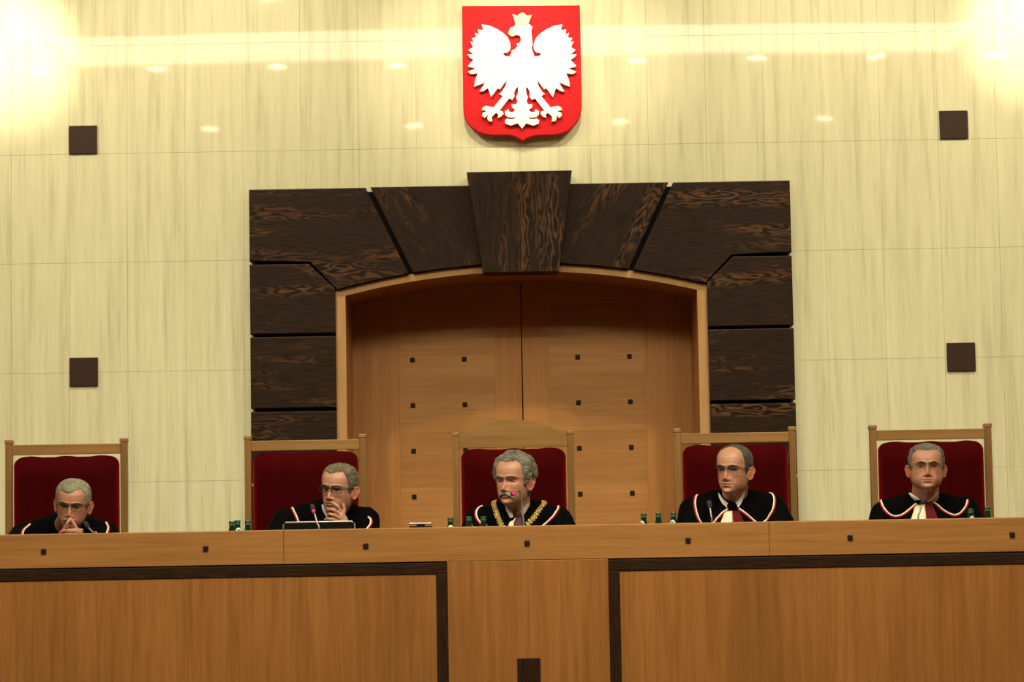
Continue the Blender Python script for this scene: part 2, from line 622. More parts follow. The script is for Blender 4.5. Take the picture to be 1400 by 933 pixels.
# luminous coffer running across the ceiling
t = empty('ceiling_light_coffer', (0, 9.3, CEIL_Z))
tag(t, 'long luminous ceiling coffer mirrored as a pale band in the stone wall', 'ceiling light')
bmd = bmesh.new()
edges = {-0.03: bmesh.new(), 1.1: bmesh.new()}
for k in range(22):
    x0, x1 = -3.3 + 0.3 * k, -3.3 + 0.3 * (k + 1)
    ya = lambda x: 8.78 - 0.012 * x * x
    v = [bmd.verts.new(p) for p in ((x0, ya(x0), CEIL_Z - 0.03), (x1, ya(x1), CEIL_Z - 0.03), (x1, ya(x1) + 1.1, CEIL_Z - 0.03), (x0, ya(x0) + 1.1, CEIL_Z - 0.03))]
    bmd.faces.new(v)
    for dy in (-0.03, 1.1):
        bmf = edges[dy]
        q = [(x0, ya(x0) + dy), (x1, ya(x1) + dy), (x1, ya(x1) + dy + 0.03), (x0, ya(x0) + dy + 0.03)]
        lo = [bmf.verts.new((a, b_, CEIL_Z - 0.05)) for a, b_ in q]
        hi = [bmf.verts.new((a, b_, CEIL_Z)) for a, b_ in q]
        bmf.faces.new(lo)
        for a in range(4):
            bmf.faces.new((lo[a], hi[a], hi[(a + 1) % 4], lo[(a + 1) % 4]))
for e_ in edges.values():
    obj('coffer_edge', e_, M['trimring'], t)
obj('diffuser', bmd, M['panel'], t)


def wash(x, y, tx, tz, watts, size, label, rad=0.035):
    t = empty('wall_washer', (x, y, CEIL_Z))
    tag(t, label, 'spotlight', 'wall washing spotlights')
    d = (Vector((tx, WALL_Y, tz)) - Vector((x, y, CEIL_Z - 0.14))).normalized()
    b1 = bmesh.new()
    tube(b1, [(x, y, CEIL_Z), (x, y, CEIL_Z - 0.12)], 0.012)
    obj('stem', b1, M['trimring'], t)
    b1 = bmesh.new()
    c = Vector((x, y, CEIL_Z - 0.14))
    tube(b1, [c - d * 0.09, c - d * 0.08, c + d * 0.05], [0.03, 0.045, 0.045], 20)
    obj('lamp_head', b1, M['trimring'], t)
    spot('lamp_beam', c + d * 0.07, (tx, WALL_Y, tz), watts, size, 1.0, rad, t)


wash(-2.80, 12.0, -2.80, 3.68, WASH_SIDE_WATTS, 30, 'spotlight washing the stone wall at its left end')
wash(2.84, 12.0, 2.84, 3.74, WASH_SIDE_WATTS, 30, 'spotlight washing the stone wall at its right end')
for x in (-3.6, -1.55, 1.55, 3.6):  # added unseen fill lamps, only to brighten the upper wall
    wash(x, 11.75, x, 3.2, WASH_FILL_WATTS, 125, 'added broad fill light over the %s' % {-3.6: 'far left of the stone wall', -1.55: 'left shoulder of the dark surround', 1.55: 'right shoulder of the dark surround', 3.6: 'far right of the stone wall'}[x], 0.06)
wash(-0.36, 11.9, -0.25, 3.6, WASH_MID_WATTS, 46, 'spotlight aimed at the red shield from its left')
wash(0.40, 11.9, 0.29, 3.6, WASH_MID_WATTS, 46, 'spotlight aimed at the red shield from its right')

# ------------------------------------------------------------------ doorway
# recess lining
ARC_R, ARC_TOP = 4.0, 2.437


def arc_z(x, top=ARC_TOP, R=ARC_R):
    return top - (R - math.sqrt(R * R - x * x))


def arch_strip(bm, xo, xi, top_o, top_i, y0, y1, z_base=0.0, n=40):
    """a frame with straight jambs and segmental head, between outer and inner outline"""
    def outline(xh, top):
        pts = [(-xh, z_base)]
        for k in range(n + 1):
            x = -xh + 2 * xh * k / n
            pts.append((x, arc_z(x, top)))
        pts.append((xh, z_base))
        return pts
    A, B = outline(xo, top_o), outline(xi, top_i)
    rows = []
    for (pa, pb) in zip(A, B):
        rows.append([bm.verts.new((pa[0], y0, pa[1])), bm.verts.new((pb[0], y0, pb[1])), bm.verts.new((pb[0], y1, pb[1])), bm.verts.new((pa[0], y1, pa[1]))])
    for i in range(len(rows) - 1):
        for k in range(4):
            bm.faces.new((rows[i][k], rows[i][(k + 1) % 4], rows[i + 1][(k + 1) % 4], rows[i + 1][k]))
    bm.faces.new(rows[0]); bm.faces.new(rows[-1][::-1])


DOOR_Y = 14.12
dr = empty('door_1', (0, DOOR_Y, 0))
tag(dr, 'arched double wooden door recessed behind the middle chair', 'door', kind='structure')
bm = bmesh.new()
arch_strip(bm, 1.016, 0.962, 2.437, 2.397, 13.535, 13.62)
obj('door_frame', bm, M['frame'], dr, smooth=30)
bm = bmesh.new()
arch_strip(bm, 1.03, 0.966, 2.46, 2.400, 13.62, DOOR_Y + 0.1)
obj('door_lining', bm, M['door_z'], dr, smooth=30)
for sgn, nm in ((-1, 'left'), (1, 'right')):
    for (xa, xb, mm, part) in ((0.003, 0.155, 'door_z', 'stile'), (0.155, 0.70, 'door_x', 'door_panel'), (0.70, 0.966, 'door_z', 'stile')):
        bm = bmesh.new()
        n = 12
        pts = [(xa, 0.0)] + [(xb, 0.0)] + [(xb - (xb - xa) * k / n, arc_z(xb - (xb - xa) * k / n, 2.44)) for k in range(n + 1)]
        pts = [(sgn * x, z) for x, z in pts]
        prism(bm, pts, DOOR_Y, DOOR_Y + 0.05, 0.0008)
        obj(part, bm, M[mm], dr)
    for x in (0.323, 0.618):
        for z in (1.965, 1.706, 1.447, 1.187, 0.928, 0.669):
            xc = sgn * x - 0.006
            obj('stud', mkbox(xc - 0.013, xc + 0.013, DOOR_Y - 0.008, DOOR_Y + 0.01, z - 0.013, z + 0.013, bev=0.003), M['stud'], dr)
# dark back of the recess
tag(obj('wall_recess', mkbox(-1.1, 1.1, DOOR_Y + 0.06, DOOR_Y + 0.12, PLATE, 2.6), M['gap']), 'dark wall behind the door leaves', 'wall', kind='structure')

# ------------------------------------------------------------------ dark wenge surround
ds = empty('door_surround', (0, WALL_Y, 0))
tag(ds, 'dark wenge block surround with keystone framing the arched door', 'door surround')
YF, YB = 13.50, 13.595


def frame_top(x):
    return arc_z(x, 2.437) + 0.004


def block(pts, m, y0=YF, y1=YB, bev=0.006, label=None, name='surround_block'):
    bm = bmesh.new()
    prism(bm, pts, y0, y1, bev)
    obj(name, bm, m, ds, label=label)


G = 0.016
for s in (-1, 1):
    sx = lambda pts: [(s * x, z) for x, z in pts]
    aa = [(0.614 + (1.006 - 0.614) * k / 10, frame_top(0.614 + (1.006 - 0.614) * k / 10)) for k in range(11)]
    block(sx([(0.842, 2.870), (1.481, 2.870), (1.481, 2.474), (1.150, 2.474)] + [(x, z) for x, z in aa[::-1]]), M['wenge_0'])
    av = [(0.212 + (0.590 - 0.212) * k / 8, frame_top(0.212 + (0.590 - 0.212) * k / 8)) for k in range(9)]
    block(sx([(0.27, 2.872), (0.816, 2.872)] + av[::-1]), M['wenge_r'] if s < 0 else M['wenge_l'])
    block(sx([(1.481, 2.456), (1.158, 2.456), (1.016, 2.316), (1.016, 2.074), (1.481, 2.074)]), M['wenge_0'])
    for z1, z0 in ((2.058, 1.668), (1.650, 1.262), (1.246, 0.86), (0.844, 0.45), (0.434, 0.0)):
        block(sx([(1.481, z1), (1.016, z1), (1.016, z0), (1.481, z0)]), M['wenge_0'])
block([(-0.287, 2.934), (0.287, 2.934), (0.206, 2.382), (-0.206, 2.382)], M['wenge_90'], 13.42, YB, 0.004, label='tapered keystone standing proud of the other blocks', name='keystone')
# shadow-gap backing set back behind the block joints
bm = bmesh.new()
n = 24
low = [(-1.016 + 2.032 * k / n, arc_z(-1.016 + 2.032 * k / n, 2.437) + 0.006) for k in range(n + 1)]
prism(bm, [(-1.462, 0.0), (-1.462, 2.855), (1.462, 2.855), (1.462, 0.0), (1.02, 0.0)] + low[::-1] + [(-1.02, 0.0)], 13.565, 13.597)
obj('backing_board', bm, M['gap'], ds)

# ------------------------------------------------------------------ square plaques on the wall
for (x, z, lb) in ((-2.404, 3.177, 'dark brown square wall plaque high on the left, under the bright glow'),
                   (-2.404, 1.891, 'dark brown square wall plaque above the leftmost chair'),
                   (2.404, 3.177, 'dark brown square wall plaque high on the right side'),
                   (2.404, 1.891, 'dark brown square wall plaque above the rightmost chair')):
    q = empty('wall_plaque', (x, WALL_Y, z))
    tag(q, lb, 'wall plaque', 'square plaques on the stone wall')
    obj('plate', mkbox(x - 0.078, x + 0.078, WALL_Y - 0.014, WALL_Y - 0.004, z - 0.078, z + 0.078, bev=0.0025), M['plaque'], q)
    obj('mount', mkbox(x - 0.05, x + 0.05, WALL_Y - 0.005, WALL_Y + 0.002, z - 0.05, z + 0.05), M['gap'], q)

# ------------------------------------------------------------------ coat of arms
EMY = 13.50


def ex(px, py, Y=EMY):
    p = at(px, py, Y)
    return (p.x, p.z)


em = empty('coat_of_arms', (0.02, WALL_Y, 3.5))
tag(em, 'red shield with a crowned white eagle hung on the stone wall', 'coat of arms')


def relief(name, polys, y_front, thick, bev, m, parent, label=None):
    cu = bpy.data.curves.new(name, 'CURVE')
    cu.dimensions = '2D'
    cu.fill_mode = 'BOTH'
    for pts in polys:
        sp = cu.splines.new('POLY')
        sp.points.add(len(pts) - 1)
        for p, (x, z) in zip(sp.points, pts):
            p.co = (x, z, 0, 1)
        sp.use_cyclic_u = True
    cu.extrude = max(thick / 2 - bev, 0.0001)
    cu.bevel_depth = bev
    cu.bevel_resolution = 2
    cu.offset = -bev
    tmp = link(bpy.data.objects.new(name + '_tmp', cu))
    dg = bpy.context.evaluated_depsgraph_get()
    me = bpy.data.meshes.new_from_object(tmp.evaluated_get(dg))
    bpy.data.objects.remove(tmp)
    bpy.data.curves.remove(cu)
    me.name = name
    # curve x,y -> room x,z
    me.transform(Matrix(((1, 0, 0, 0), (0, 0, -1, y_front + thick / 2), (0, 1, 0, 0), (0, 0, 0, 1))))
    me.materials.clear()
    me.materials.append(m)
    me.transform(Matrix.Translation(-parent.location))
    for p in me.polygons:
        p.use_smooth = True
    me.set_sharp_from_angle(angle=math.radians(35))
    o = link(bpy.data.objects.new(name, me))
    o.parent = parent
    if label: o['label'] = label
    return o


SH = [(97, 35), (455, 33.5), (812, 31), (816, 200), (820, 430), (824, 560), (824, 655), (814, 705), (795, 742), (768, 774), (735, 800), (695, 815), (650, 822), (590, 823), (545, 825), (515, 832), (490, 843), (465, 857),
      (440, 843), (418, 831), (390, 823), (345, 822), (290, 824), (240, 818), (195, 803), (160, 780), (132, 752), (115, 722), (106, 690), (103, 640), (102, 520), (98, 280)]
relief('shield', [[ex(610 + x / 4.443, y / 4.443, 13.525) for x, y in SH]], 13.525, 0.045, 0.006, M['shield'], em, 'red enamelled shield')
AX = 713.7
TAIL_L = [(696.8, 77.3), (692, 77), (688.2, 75.6), (688.2, 72.2), (693.3, 71.7), (696.7, 69.2), (698.0, 64.0), (697.2, 58.0), (694.2, 51.2), (688.2, 45.2), (679.6, 39.6), (669.3, 34.9), (658.6, 33.2),
          (660.7, 41.3), (653.0, 40.0), (654.7, 47.3), (649.2, 44.3), (650.9, 51.2), (644.9, 52.0), (647.9, 58.5), (642.7, 55.9), (646.6, 64.5), (640.1, 68.3), (647.9, 74.8), (638.9, 73.9), (641.9, 78.6), (647.4, 81.6),
          (640.1, 89.3), (639.8, 91.0), (651.0, 93.2), (639.3, 98.0), (643.6, 101.2), (653.2, 100.2), (649.5, 109.3), (648.1, 118.7), (663.4, 112.5), (655.4, 125.4), (660.7, 124.8), (667.2, 120.5), (671.5, 132.9),
          (680.6, 120.5), (683.2, 122.2), (687.5, 116.8), (693.8, 108.2), (690.8, 117.9), (685.4, 126.4), (682.2, 128.0), (687.5, 131.3), (674.7, 146.8),
          (665.0, 144.7), (660.7, 146.3), (658.8, 150.6), (666.1, 151.6), (659.7, 154.3), (659.1, 158.0), (663.1, 161.3), (667.2, 156.8), (666.1, 161.3), (668.2, 165.0), (673.1, 166.3), (672.5, 159.7), (677.9, 154.3), (681.1, 156.4), (680.6, 160.7), (685.4, 159.1), (688.6, 155.4), (687.5, 152.2), (682.7, 151.6),
          (696.1, 134.5), (700.4, 136.6), (703.6, 131.3), (703.0, 126.4), (705.2, 121.1), (708.4, 118.4), (707.9, 127.5), (705.7, 132.9), (707.4, 138.2), (705.8, 142.5), (699.3, 142.5), (699.9, 146.8), (704.7, 150.0), (701.5, 153.2), (696.7, 153.2), (695.1, 149.0), (690.2, 152.2), (690.8, 157.5), (694.0, 159.8),
          (700.5, 161.0), (704.8, 159.6), (702.5, 163.0), (697.5, 163.4), (693.5, 161.8), (690.2, 164.5), (690.8, 169.3), (698.3, 172.0), (707.9, 168.8)]
HEAD_L = [(704.9, 32.4), (702.8, 36.2), (698.5, 37.4), (696.3, 40.9), (695.0, 44.3), (696.3, 47.7), (700.2, 49.5), (706.2, 47.7), (710.5, 48.6), (712.2, 52.0), (711.8, 56.3), (710.0, 58.9), (706.2, 59.7), (707.5, 63.2), (703.6, 67.5), (699.6, 68.8), (699.3, 71.7)]
NECK_R = [(727.6, 68.0), (726.9, 64.0), (728.2, 60.5), (727.6, 56.3), (727.0, 48.0), (726.3, 41.7), (728.0, 36.6), (725.0, 34.0), (722.4, 32.4)]
eagle = HEAD_L + TAIL_L + [(AX, 176.2)] + [(2 * AX - x, y) for x, y in TAIL_L[::-1]] + NECK_R
eg = relief('eagle', [[ex(x, y) for x, y in eagle]], 13.500, 0.024, 0.002, M['eagle'], em, 'white eagle with spread wings')
crown = [(700.6, 19.0), (707.9, 21.6), (710.5, 18.4), (714.3, 16.9), (717.8, 18.6), (719.5, 21.3), (727.2, 20.2), (722.0, 33.2), (704.9, 33.2)]
relief('crown', [[ex(x, y, 13.495) for x, y in crown]], 13.495, 0.026, 0.002, M['gold_paint'], em, 'pale gold crown on the eagle')
beak = [(700.5, 38.0), (696.8, 40.6), (694.8, 44.4), (696.3, 47.9), (700.4, 49.8), (704.5, 48.2), (703.0, 44.0)]
relief('beak', [[ex(x, y, 13.496) for x, y in beak]], 13.496, 0.02, 0.002, M['gold_paint'], em, 'pale gold beak')
for sg in (0, 1):
    for cl in ([(658.8, 151.0), (659.4, 147.6), (663.0, 148.6), (662.0, 150.6)], [(659.0, 158.4), (659.6, 154.9), (663.0, 157.4), (663.2, 161.8)], [(666.0, 161.8), (668.8, 161.6), (673.4, 166.8), (668.0, 165.6)], [(680.4, 161.2), (681.2, 158.2), (685.6, 159.2), (684.0, 160.2)]):
        pl = [(2 * AX - x, y) if sg else (x, y) for x, y in cl]
        relief('claw', [[ex(x, y, 13.497) for x, y in pl]], 13.497, 0.022, 0.001, M['gold_paint'], em)
# raised feather ribs on wings, breast line and tail
bm = bmesh.new()
for sg in (1, -1):
    for (x0, y0, x1, y1) in ((694, 66, 664, 42), (692, 70, 657, 50), (690, 76, 652, 60), (688, 80, 648, 72), (687, 84, 648, 86), (688, 90, 652, 100), (690, 96, 655, 114), (694, 100, 664, 120), (700, 104, 674, 126)):
        a, b_ = at(AX + sg * (x0 - AX), y0, 13.499), at(AX + sg * (x1 - AX), y1, 13.499)
        tube(bm, [a, a.lerp(b_, 0.5), b_], [0.0016, 0.0022, 0.0012], 6)
    a, b_ = at(AX + sg * 4, 128, 13.499), at(AX + sg * 2, 168, 13.499)
    tube(bm, [a, b_], [0.0016, 0.0012], 6)
obj('feather_rib', bm, M['eagle'], em)
for (x, y) in ((690, 40), (737, 40), (690, 140), (737, 140)):
    bm = bmesh.new()
    p = at(x, y, 13.57)
    tube(bm, [(p.x, 13.56, p.z), (p.x, 13.602, p.z)], 0.012, 12)
    obj('wall_spacer', bm, M['gap'], em)

# ------------------------------------------------------------------ the bench
BY = 11.0
LEDGE = 0.987
be = empty('judges_bench', (0, BY, PLATE))
tag(be, 'long beech court bench with dark inlaid bands in front of the judges', 'bench')
BX = 3.4
for (xa, xb) in ((-BX, -1.078), (-1.0765, 1.064), (1.0655, BX)):
    obj('fascia_board', mkbox(xa, xb, BY, BY + 0.05, 0.838, LEDGE, bev=0.002), M['bench_x'], be)
obj('top_rail', mkbox(-BX, BX, BY + 0.004, BY + 0.09, LEDGE - 0.003, LEDGE + 0.002, bev=0.001), M['bench_x'], be)
for x in (-2.85, -2.135, -1.421, -0.715, -0.004, 0.706, 1.42, 2.135, 2.85):
    obj('stud', mkbox(x - 0.0115, x + 0.0115, BY - 0.006, BY + 0.01, 0.9005, 0.9235, bev=0.003), M['stud'], be)
obj('middle_panel', mkbox(-0.358, 0.352, BY, BY + 0.05, PLATE, 0.8365, bev=0.0015), M['bench_z'], be)
for s in (-1, 1):
    xa, xb = (-BX, -0.4065) if s < 0 else (0.4005, BX)
    obj('front_panel', mkbox(xa, xb, BY, BY + 0.05, PLATE, 0.782, bev=0.0015), M['bench_z'], be)
    o1 = mkbox(xa - (0.0 if s < 0 else 0.0485), xb + (0.0485 if s < 0 else 0.0), BY - 0.004, BY + 0.045, 0.7835, 0.8325, bev=0.002)
    obj('inlay_band', o1, M['wenge_band'], be, label='dark wenge inlay band')
    x0 = -0.4065 if s < 0 else 0.352
    obj('inlay_band', mkbox(x0, x0 + 0.0485, BY - 0.004, BY + 0.045, PLATE, 0.7830, bev=0.002), M['wenge_band_up'], be, label='dark wenge inlay band')
obj('square_inlay', mkbox(-0.056, 0.045, BY - 0.005, BY + 0.04, 0.305, 0.408, bev=0.002), M['wenge_band_up'], be, label='dark wenge square inlay')
obj('ledge_back', mkbox(-BX, BX, BY + 0.05, BY + 0.09, PLATE, LEDGE - 0.004), M['bench_x'], be)
obj('worktop', mkbox(-BX, BX, BY + 0.09, BY + 0.72, 0.715, 0.745, bev=0.003), M['bench_x'], be)
for x in (-3.38, -1.78, -0.58, 0.58, 1.6, 3.36):
    obj('support_panel', mkbox(x - 0.015, x + 0.015, BY + 0.09, BY + 0.62, 0.0, 0.715), M['bench_z'], be)
DESK = 0.745

# ------------------------------------------------------------------ chairs
CY = 12.45


def cushion_back(bm):
    """upholstered back: rounded top corners, padded front with two upright seams"""
    hw, z0, z1, R = 0.262, 0.52, 1.384, 0.045
    nx, nz = 48, 60
    def half_w(z):
        if z > z1 - R:
            d = z - (z1 - R)
            return hw - R + math.sqrt(max(R * R - d * d, 0))
        return hw
    front, back = [], []
    for j in range(nz + 1):
        t = j / nz
        t = 1 - (1 - t) ** 1.6
        z = z0 + (z1 - z0) * t
        w_ = max(half_w(z), hw - R)
        fr, bk = [], []
        for i in range(nx + 1):
            u = -1 + 2 * i / nx
            x = u * w_
            edge = min(1.0, (1 - abs(u)) * w_ / 0.02)
            ez = min(1.0, (z1 - z) / 0.115)
            el = min(1.0, (z - z0) / 0.05 + 0.02)
            wide = min(1.0, (1 - abs(u)) * w_ / 0.12)
            ev = (1 - (1 - max(ez, 0)) ** 2.2) * math.sqrt(max(0, 1 - (1 - el) ** 2))
            e = math.sqrt(max(0, 1 - (1 - max(min(edge, 1), 0)) ** 2)) * ev
            swell = 0.062 * ev * (1 - (1 - wide) ** 2)
            pad = 0.022 * e + swell
            seam = 0.010 * (math.exp(-((x - 0.088) / 0.007) ** 2) + math.exp(-((x + 0.088) / 0.007) ** 2)) * e
            puff = 0.010 * e * (1 - (min(abs(x), abs(x - 0.175), abs(x + 0.175)) / 0.088) ** 2)
            fr.append(bm.verts.new((x, -0.012 - pad - puff + seam, z + (0.004 * math.cos(x / 0.088 * PI) * max(0, 1 - (z1 - z) / 0.05) if z > z1 - 0.05 else 0))))
            bk.append(bm.verts.new((x, 0.020 + 0.012 * e, z)))
        front.append(fr); back.append(bk)
    for j in range(nz):
        for i in range(nx):
            bm.faces.new((front[j][i], front[j][i + 1], front[j + 1][i + 1], front[j + 1][i]))
            bm.faces.new((back[j][i + 1], back[j][i], back[j + 1][i], back[j + 1][i + 1]))
    for j in range(nz):
        bm.faces.new((front[j][0], front[j + 1][0], back[j + 1][0], back[j][0]))
        bm.faces.new((front[j + 1][nx], front[j][nx], back[j][nx], back[j + 1][nx]))
    for i in range(nx):
        bm.faces.new((front[0][i + 1], front[0][i], back[0][i], back[0][i + 1]))
        bm.faces.new((front[nz][i], front[nz][i + 1], back[nz][i + 1], back[nz][i]))


def make_chair(x, label, crest=False):
    t = empty('judge_chair', (x, CY, 0))
    tag(t, label, 'chair', 'judges\' high backed chairs')
    for s in (-1, 1):
        xc = s * 0.2875
        bm = bmesh.new()
        box(bm, xc - 0.0165, xc + 0.0165, -0.02, 0.025, 0.0, 1.450, bev=0.003)
        for g in (-0.0045,):   # the routed groove down the face
            box(bm, xc - 0.003, xc + 0.003, -0.0215, -0.018, 0.6, 1.43)
        post = obj('post', bm, M['chair_z'], t, local=True)
        bm = bmesh.new()
        box(bm, xc - 0.0195, xc + 0.0195, -0.024, 0.029, 1.450, 1.472, bev=0.005)
        obj('post_cap', bm, M['chair_x'], post, local=True)
        bm = bmesh.new()
        box(bm, xc - 0.02, xc + 0.02, -0.50, -0.46, 0.0, 0.66, bev=0.003)
        obj('leg', bm, M['chair_z'], t, local=True)
        bm = bmesh.new()
        box(bm, xc - 0.03, xc + 0.03, -0.53, -0.02, 0.66, 0.69, bev=0.008)
        obj('armrest', bm, M['chair_x'], t, local=True)
        bm = bmesh.new()
        box(bm, xc - 0.013, xc + 0.013, -0.46, -0.02, 0.33, 0.40, bev=0.003)
        obj('side_rail', bm, M['chair_x'], t, local=True)
    bm = bmesh.new()
    if crest:
        zt = []
        for k in range(41):
            u = -1 + 2 * k / 40
            a = abs(u)
            if a < 0.62:
                z = 1.531 - 0.034 * (a / 0.62) ** 2
            else:
                q = (a - 0.62) / 0.38
                z = 1.497 - 0.046 * (q * q * (3 - 2 * q)) - 0.003 * q
            zt.append((u * 0.272, z))
        prism(bm, [(-0.272, 1.392)] + zt + [(0.272, 1.392)], -0.014, 0.018, 0.003)
        obj('crest_rail', bm, M['chair_x'], t, local=True, smooth=30, label='arched crest rail')
    else:
        box(bm, -0.272, 0.272, -0.014, 0.018, 1.395, 1.446, bev=0.003)
        obj('top_rail', bm, M['chair_x'], t, local=True)
    bm = bmesh.new()
    cushion_back(bm)
    obj('back_cushion', bm, M['velvet'], t, local=True, smooth=60, label='red velvet back cushion')
    bm = bmesh.new()
    box(bm, -0.272, 0.272, -0.008, 0.016, 0.46, 0.525, bev=0.003)
    obj('bottom_rail', bm, M['chair_x'], t, local=True)
    bm = bmesh.new()
    box(bm, -0.265, 0.265, -0.49, -0.02, 0.395, 0.46, bev=0.02)
    obj('seat', bm, M['velvet'], t, local=True, smooth=40, label='red velvet seat')
    bm = bmesh.new()
    box(bm, -0.27, 0.27, -0.485, -0.46, 0.33, 0.395, bev=0.003)
    obj('front_rail', bm, M['chair_x'], t, local=True)
    return t


CH = [-2.294, -1.098, -0.058, 1.051, 2.030]
make_chair(CH[0], 'high chair at the left end, behind the judge with clasped hands')
make_chair(CH[1], 'high chair partly in front of the dark surround, behind the judge at the laptop')
make_chair(CH[2], 'middle high chair with an arched crest rail', crest=True)
make_chair(CH[3], 'high chair behind the balding judge, right of the door')
make_chair(CH[4], 'high chair at the right end against the stone wall')
# ------------------------------------------------------------------ people
HZ = np.array([0.0, .006, .015, .030, .045, .060, .075, .090, .105, .115, .130, .150, .170, .188, .203, .214, .221, .225])
HW = np.array([.010, .024, .036, .049, .056, .061, .065, .068, .070, .071, .0745, .0755, .0745, .069, .058, .043, .026, .004])
HF = np.array([.066, .080, .0885, .087, .0895, .089, .088, .087, .0855, .086, .0935, .095, .0915, .082, .066, .047, .028, .003])
HB = np.array([-.02, -.005, .012, .035, .060, .077, .087, .093, .098, .100, .103, .104, .100, .089, .073, .054, .032, .003])
_zs = np.linspace(0, .225, 226)


def _sm(y):
    v = np.interp(_zs, HZ, y)
    k = np.exp(-np.linspace(-2, 2, 11) ** 2)
    k /= k.sum()
    q = np.convolve(np.pad(v, 5, mode='edge'), k, 'valid')
    wgt = np.clip(np.minimum(_zs, .225 - _zs) / .008, 0, 1)
    return v * (1 - wgt) + q * wgt


TW, TF, TB = _sm(HW), _sm(HF), _sm(HB)


def g2(x, z, cx, cz, sx_, sz_):
    return np.exp(-((x - cx) / sx_) ** 2 - ((z - cz) / sz_) ** 2)


def head_grid(P, nu=170, na=240):
    """points of the head surface: chin at z=0, crown at 0.225, face towards -y; arrays (nu, na)"""
    u = np.linspace(0.0, 1.0, nu)
    z = .225 * (0.55 * u + 0.45 * (1 - np.cos(PI * u)) / 2)
    s = np.linspace(-PI, PI, na, endpoint=False)
    a = s - 0.42 * np.sin(s)
    Z, A = np.meshgrid(z, a, indexing='ij')
    w_ = np.interp(Z, _zs, TW)
    jaw = np.clip(1 - Z / .10, 0, 1)
    w_ = w_ * P.get('wide', 1.0) * (1 + P.get('jaw', 0.0) * np.sin(np.clip(Z / .10, 0, 1) ** 0.7 * PI))
    f_, b_ = np.interp(Z, _zs, TF), np.interp(Z, _zs, TB)
    ca, sa = np.cos(A), np.sin(A)
    e = 0.86
    X = w_ * np.sign(sa) * np.abs(sa) ** e
    Y = np.where(ca > 0, -f_ * np.abs(ca) ** 0.92, b_ * np.abs(ca) ** 0.92)
    fr = np.clip((ca - 0.05) / 0.45, 0, 1)
    fr = fr * fr * (3 - 2 * fr)
    ax = np.abs(X)
    ns = P.get('nose', 1.0)
    # nose
    prof = np.interp(Z, [.054, .060, .064, .069, .074, .079, .086, .097, .108, .117, .126, .134], [0, .001, .006, .017, .0235, .0245, .0215, .0155, .0095, .0055, .0025, 0]) * ns
    nw = np.interp(Z, [.06, .075, .09, .11, .13], [.0098, .0100, .0088, .0072, .0085])
    D = prof * np.exp(-(np.abs(X) / nw) ** 2.4)
    D += .0095 * ns * g2(ax, Z, .0145, .0705, .0062, .0070)
    # eye sockets, brow
    D -= .0125 * g2(ax, Z, .031, .1145, .0165, .0105)
    D -= .0050 * g2(ax, Z, .0155, .1160, .007, .009)
    D += .0060 * g2(ax, Z, .028, .1325, .024, .0062)
    D += .0030 * g2(ax, Z, .034, .1000, .014, .0045) * P.get('bags', 1.0)
    # cheekbones and cheeks
    D += .0045 * g2(ax, Z, .046, .0900, .017, .013)
    D += P.get('cheek', .002) * g2(ax, Z, .040, .055, .016, .022)
    # nasolabial fold
    xf = np.interp(Z, [.035, .070], [.033, .019])
    D -= .0036 * np.exp(-((ax - xf) / .0042) ** 2) * np.exp(-((Z - .053) / .020) ** 2)
    # lips
    D += .0048 * g2(ax, Z, 0, .0520, .019, .0042)
    D += .0052 * g2(ax, Z, 0, .0405, .017, .0045)
    D -= .0058 * g2(ax, Z, 0, .0462, .022, .0019)
    D -= .0030 * g2(ax, Z, .0245, .0455, .004, .004)
    D -= .0042 * g2(ax, Z, 0, .0315, .018, .0050)
    D += .0040 * g2(ax, Z, 0, .0150, .016, .0085)
    D -= .0015 * g2(ax, Z, 0, .0605, .0025, .005)
    # forehead lines, temples
    for zz in (.152, .163, .174):
        D -= .0009 * np.exp(-((Z - zz - .002 * np.cos(X * 60)) / .0016) ** 2) * np.exp(-(X / .035) ** 4)
    Y = Y - D * fr
    X = X - np.sign(X) * .003 * g2(np.abs(Y + .055), Z, 0, .140, .018, .018)
    return X, Y, Z, A


def grid_bm(bm, X, Y, Z, off):
    nu, na = X.shape
    V = [[bm.verts.new((X[i, j], Y[i, j], Z[i, j] - off)) for j in range(na)] for i in range(nu)]
    fs = []
    for i in range(nu - 1):
        for j in range(na):
            k = (j + 1) % na
            fs.append(bm.faces.new((V[i][j], V[i][k], V[i + 1][k], V[i + 1][j])))
    bm.faces.new(V[0][::-1])
    bm.faces.new(V[-1])
    return V, fs


HC = 0.1125   # head origin above the chin


def remeshed(bm, voxel, ratio, name):
    bmesh.ops.recalc_face_normals(bm, faces=bm.faces[:])
    me = bpy.data.meshes.new(name)
    bm.to_mesh(me)
    bm.free()
    tmp = link(bpy.data.objects.new(name + '_tmp', me))
    r = tmp.modifiers.new('r', 'REMESH')
    r.mode = 'VOXEL'
    r.voxel_size = voxel
    r.adaptivity = 0.0
    dg = bpy.context.evaluated_depsgraph_get()
    out = bpy.data.meshes.new_from_object(tmp.evaluated_get(dg))
    bpy.data.objects.remove(tmp)
    bpy.data.meshes.remove(me)
    return out


def decimate(me, ratio):
    tmp = link(bpy.data.objects.new('dec_tmp', me))
    d = tmp.modifiers.new('d', 'DECIMATE')
    d.ratio = ratio
    dg = bpy.context.evaluated_depsgraph_get()
    out = bpy.data.meshes.new_from_object(tmp.evaluated_get(dg))
    bpy.data.objects.remove(tmp)
    bpy.data.meshes.remove(me)
    return out


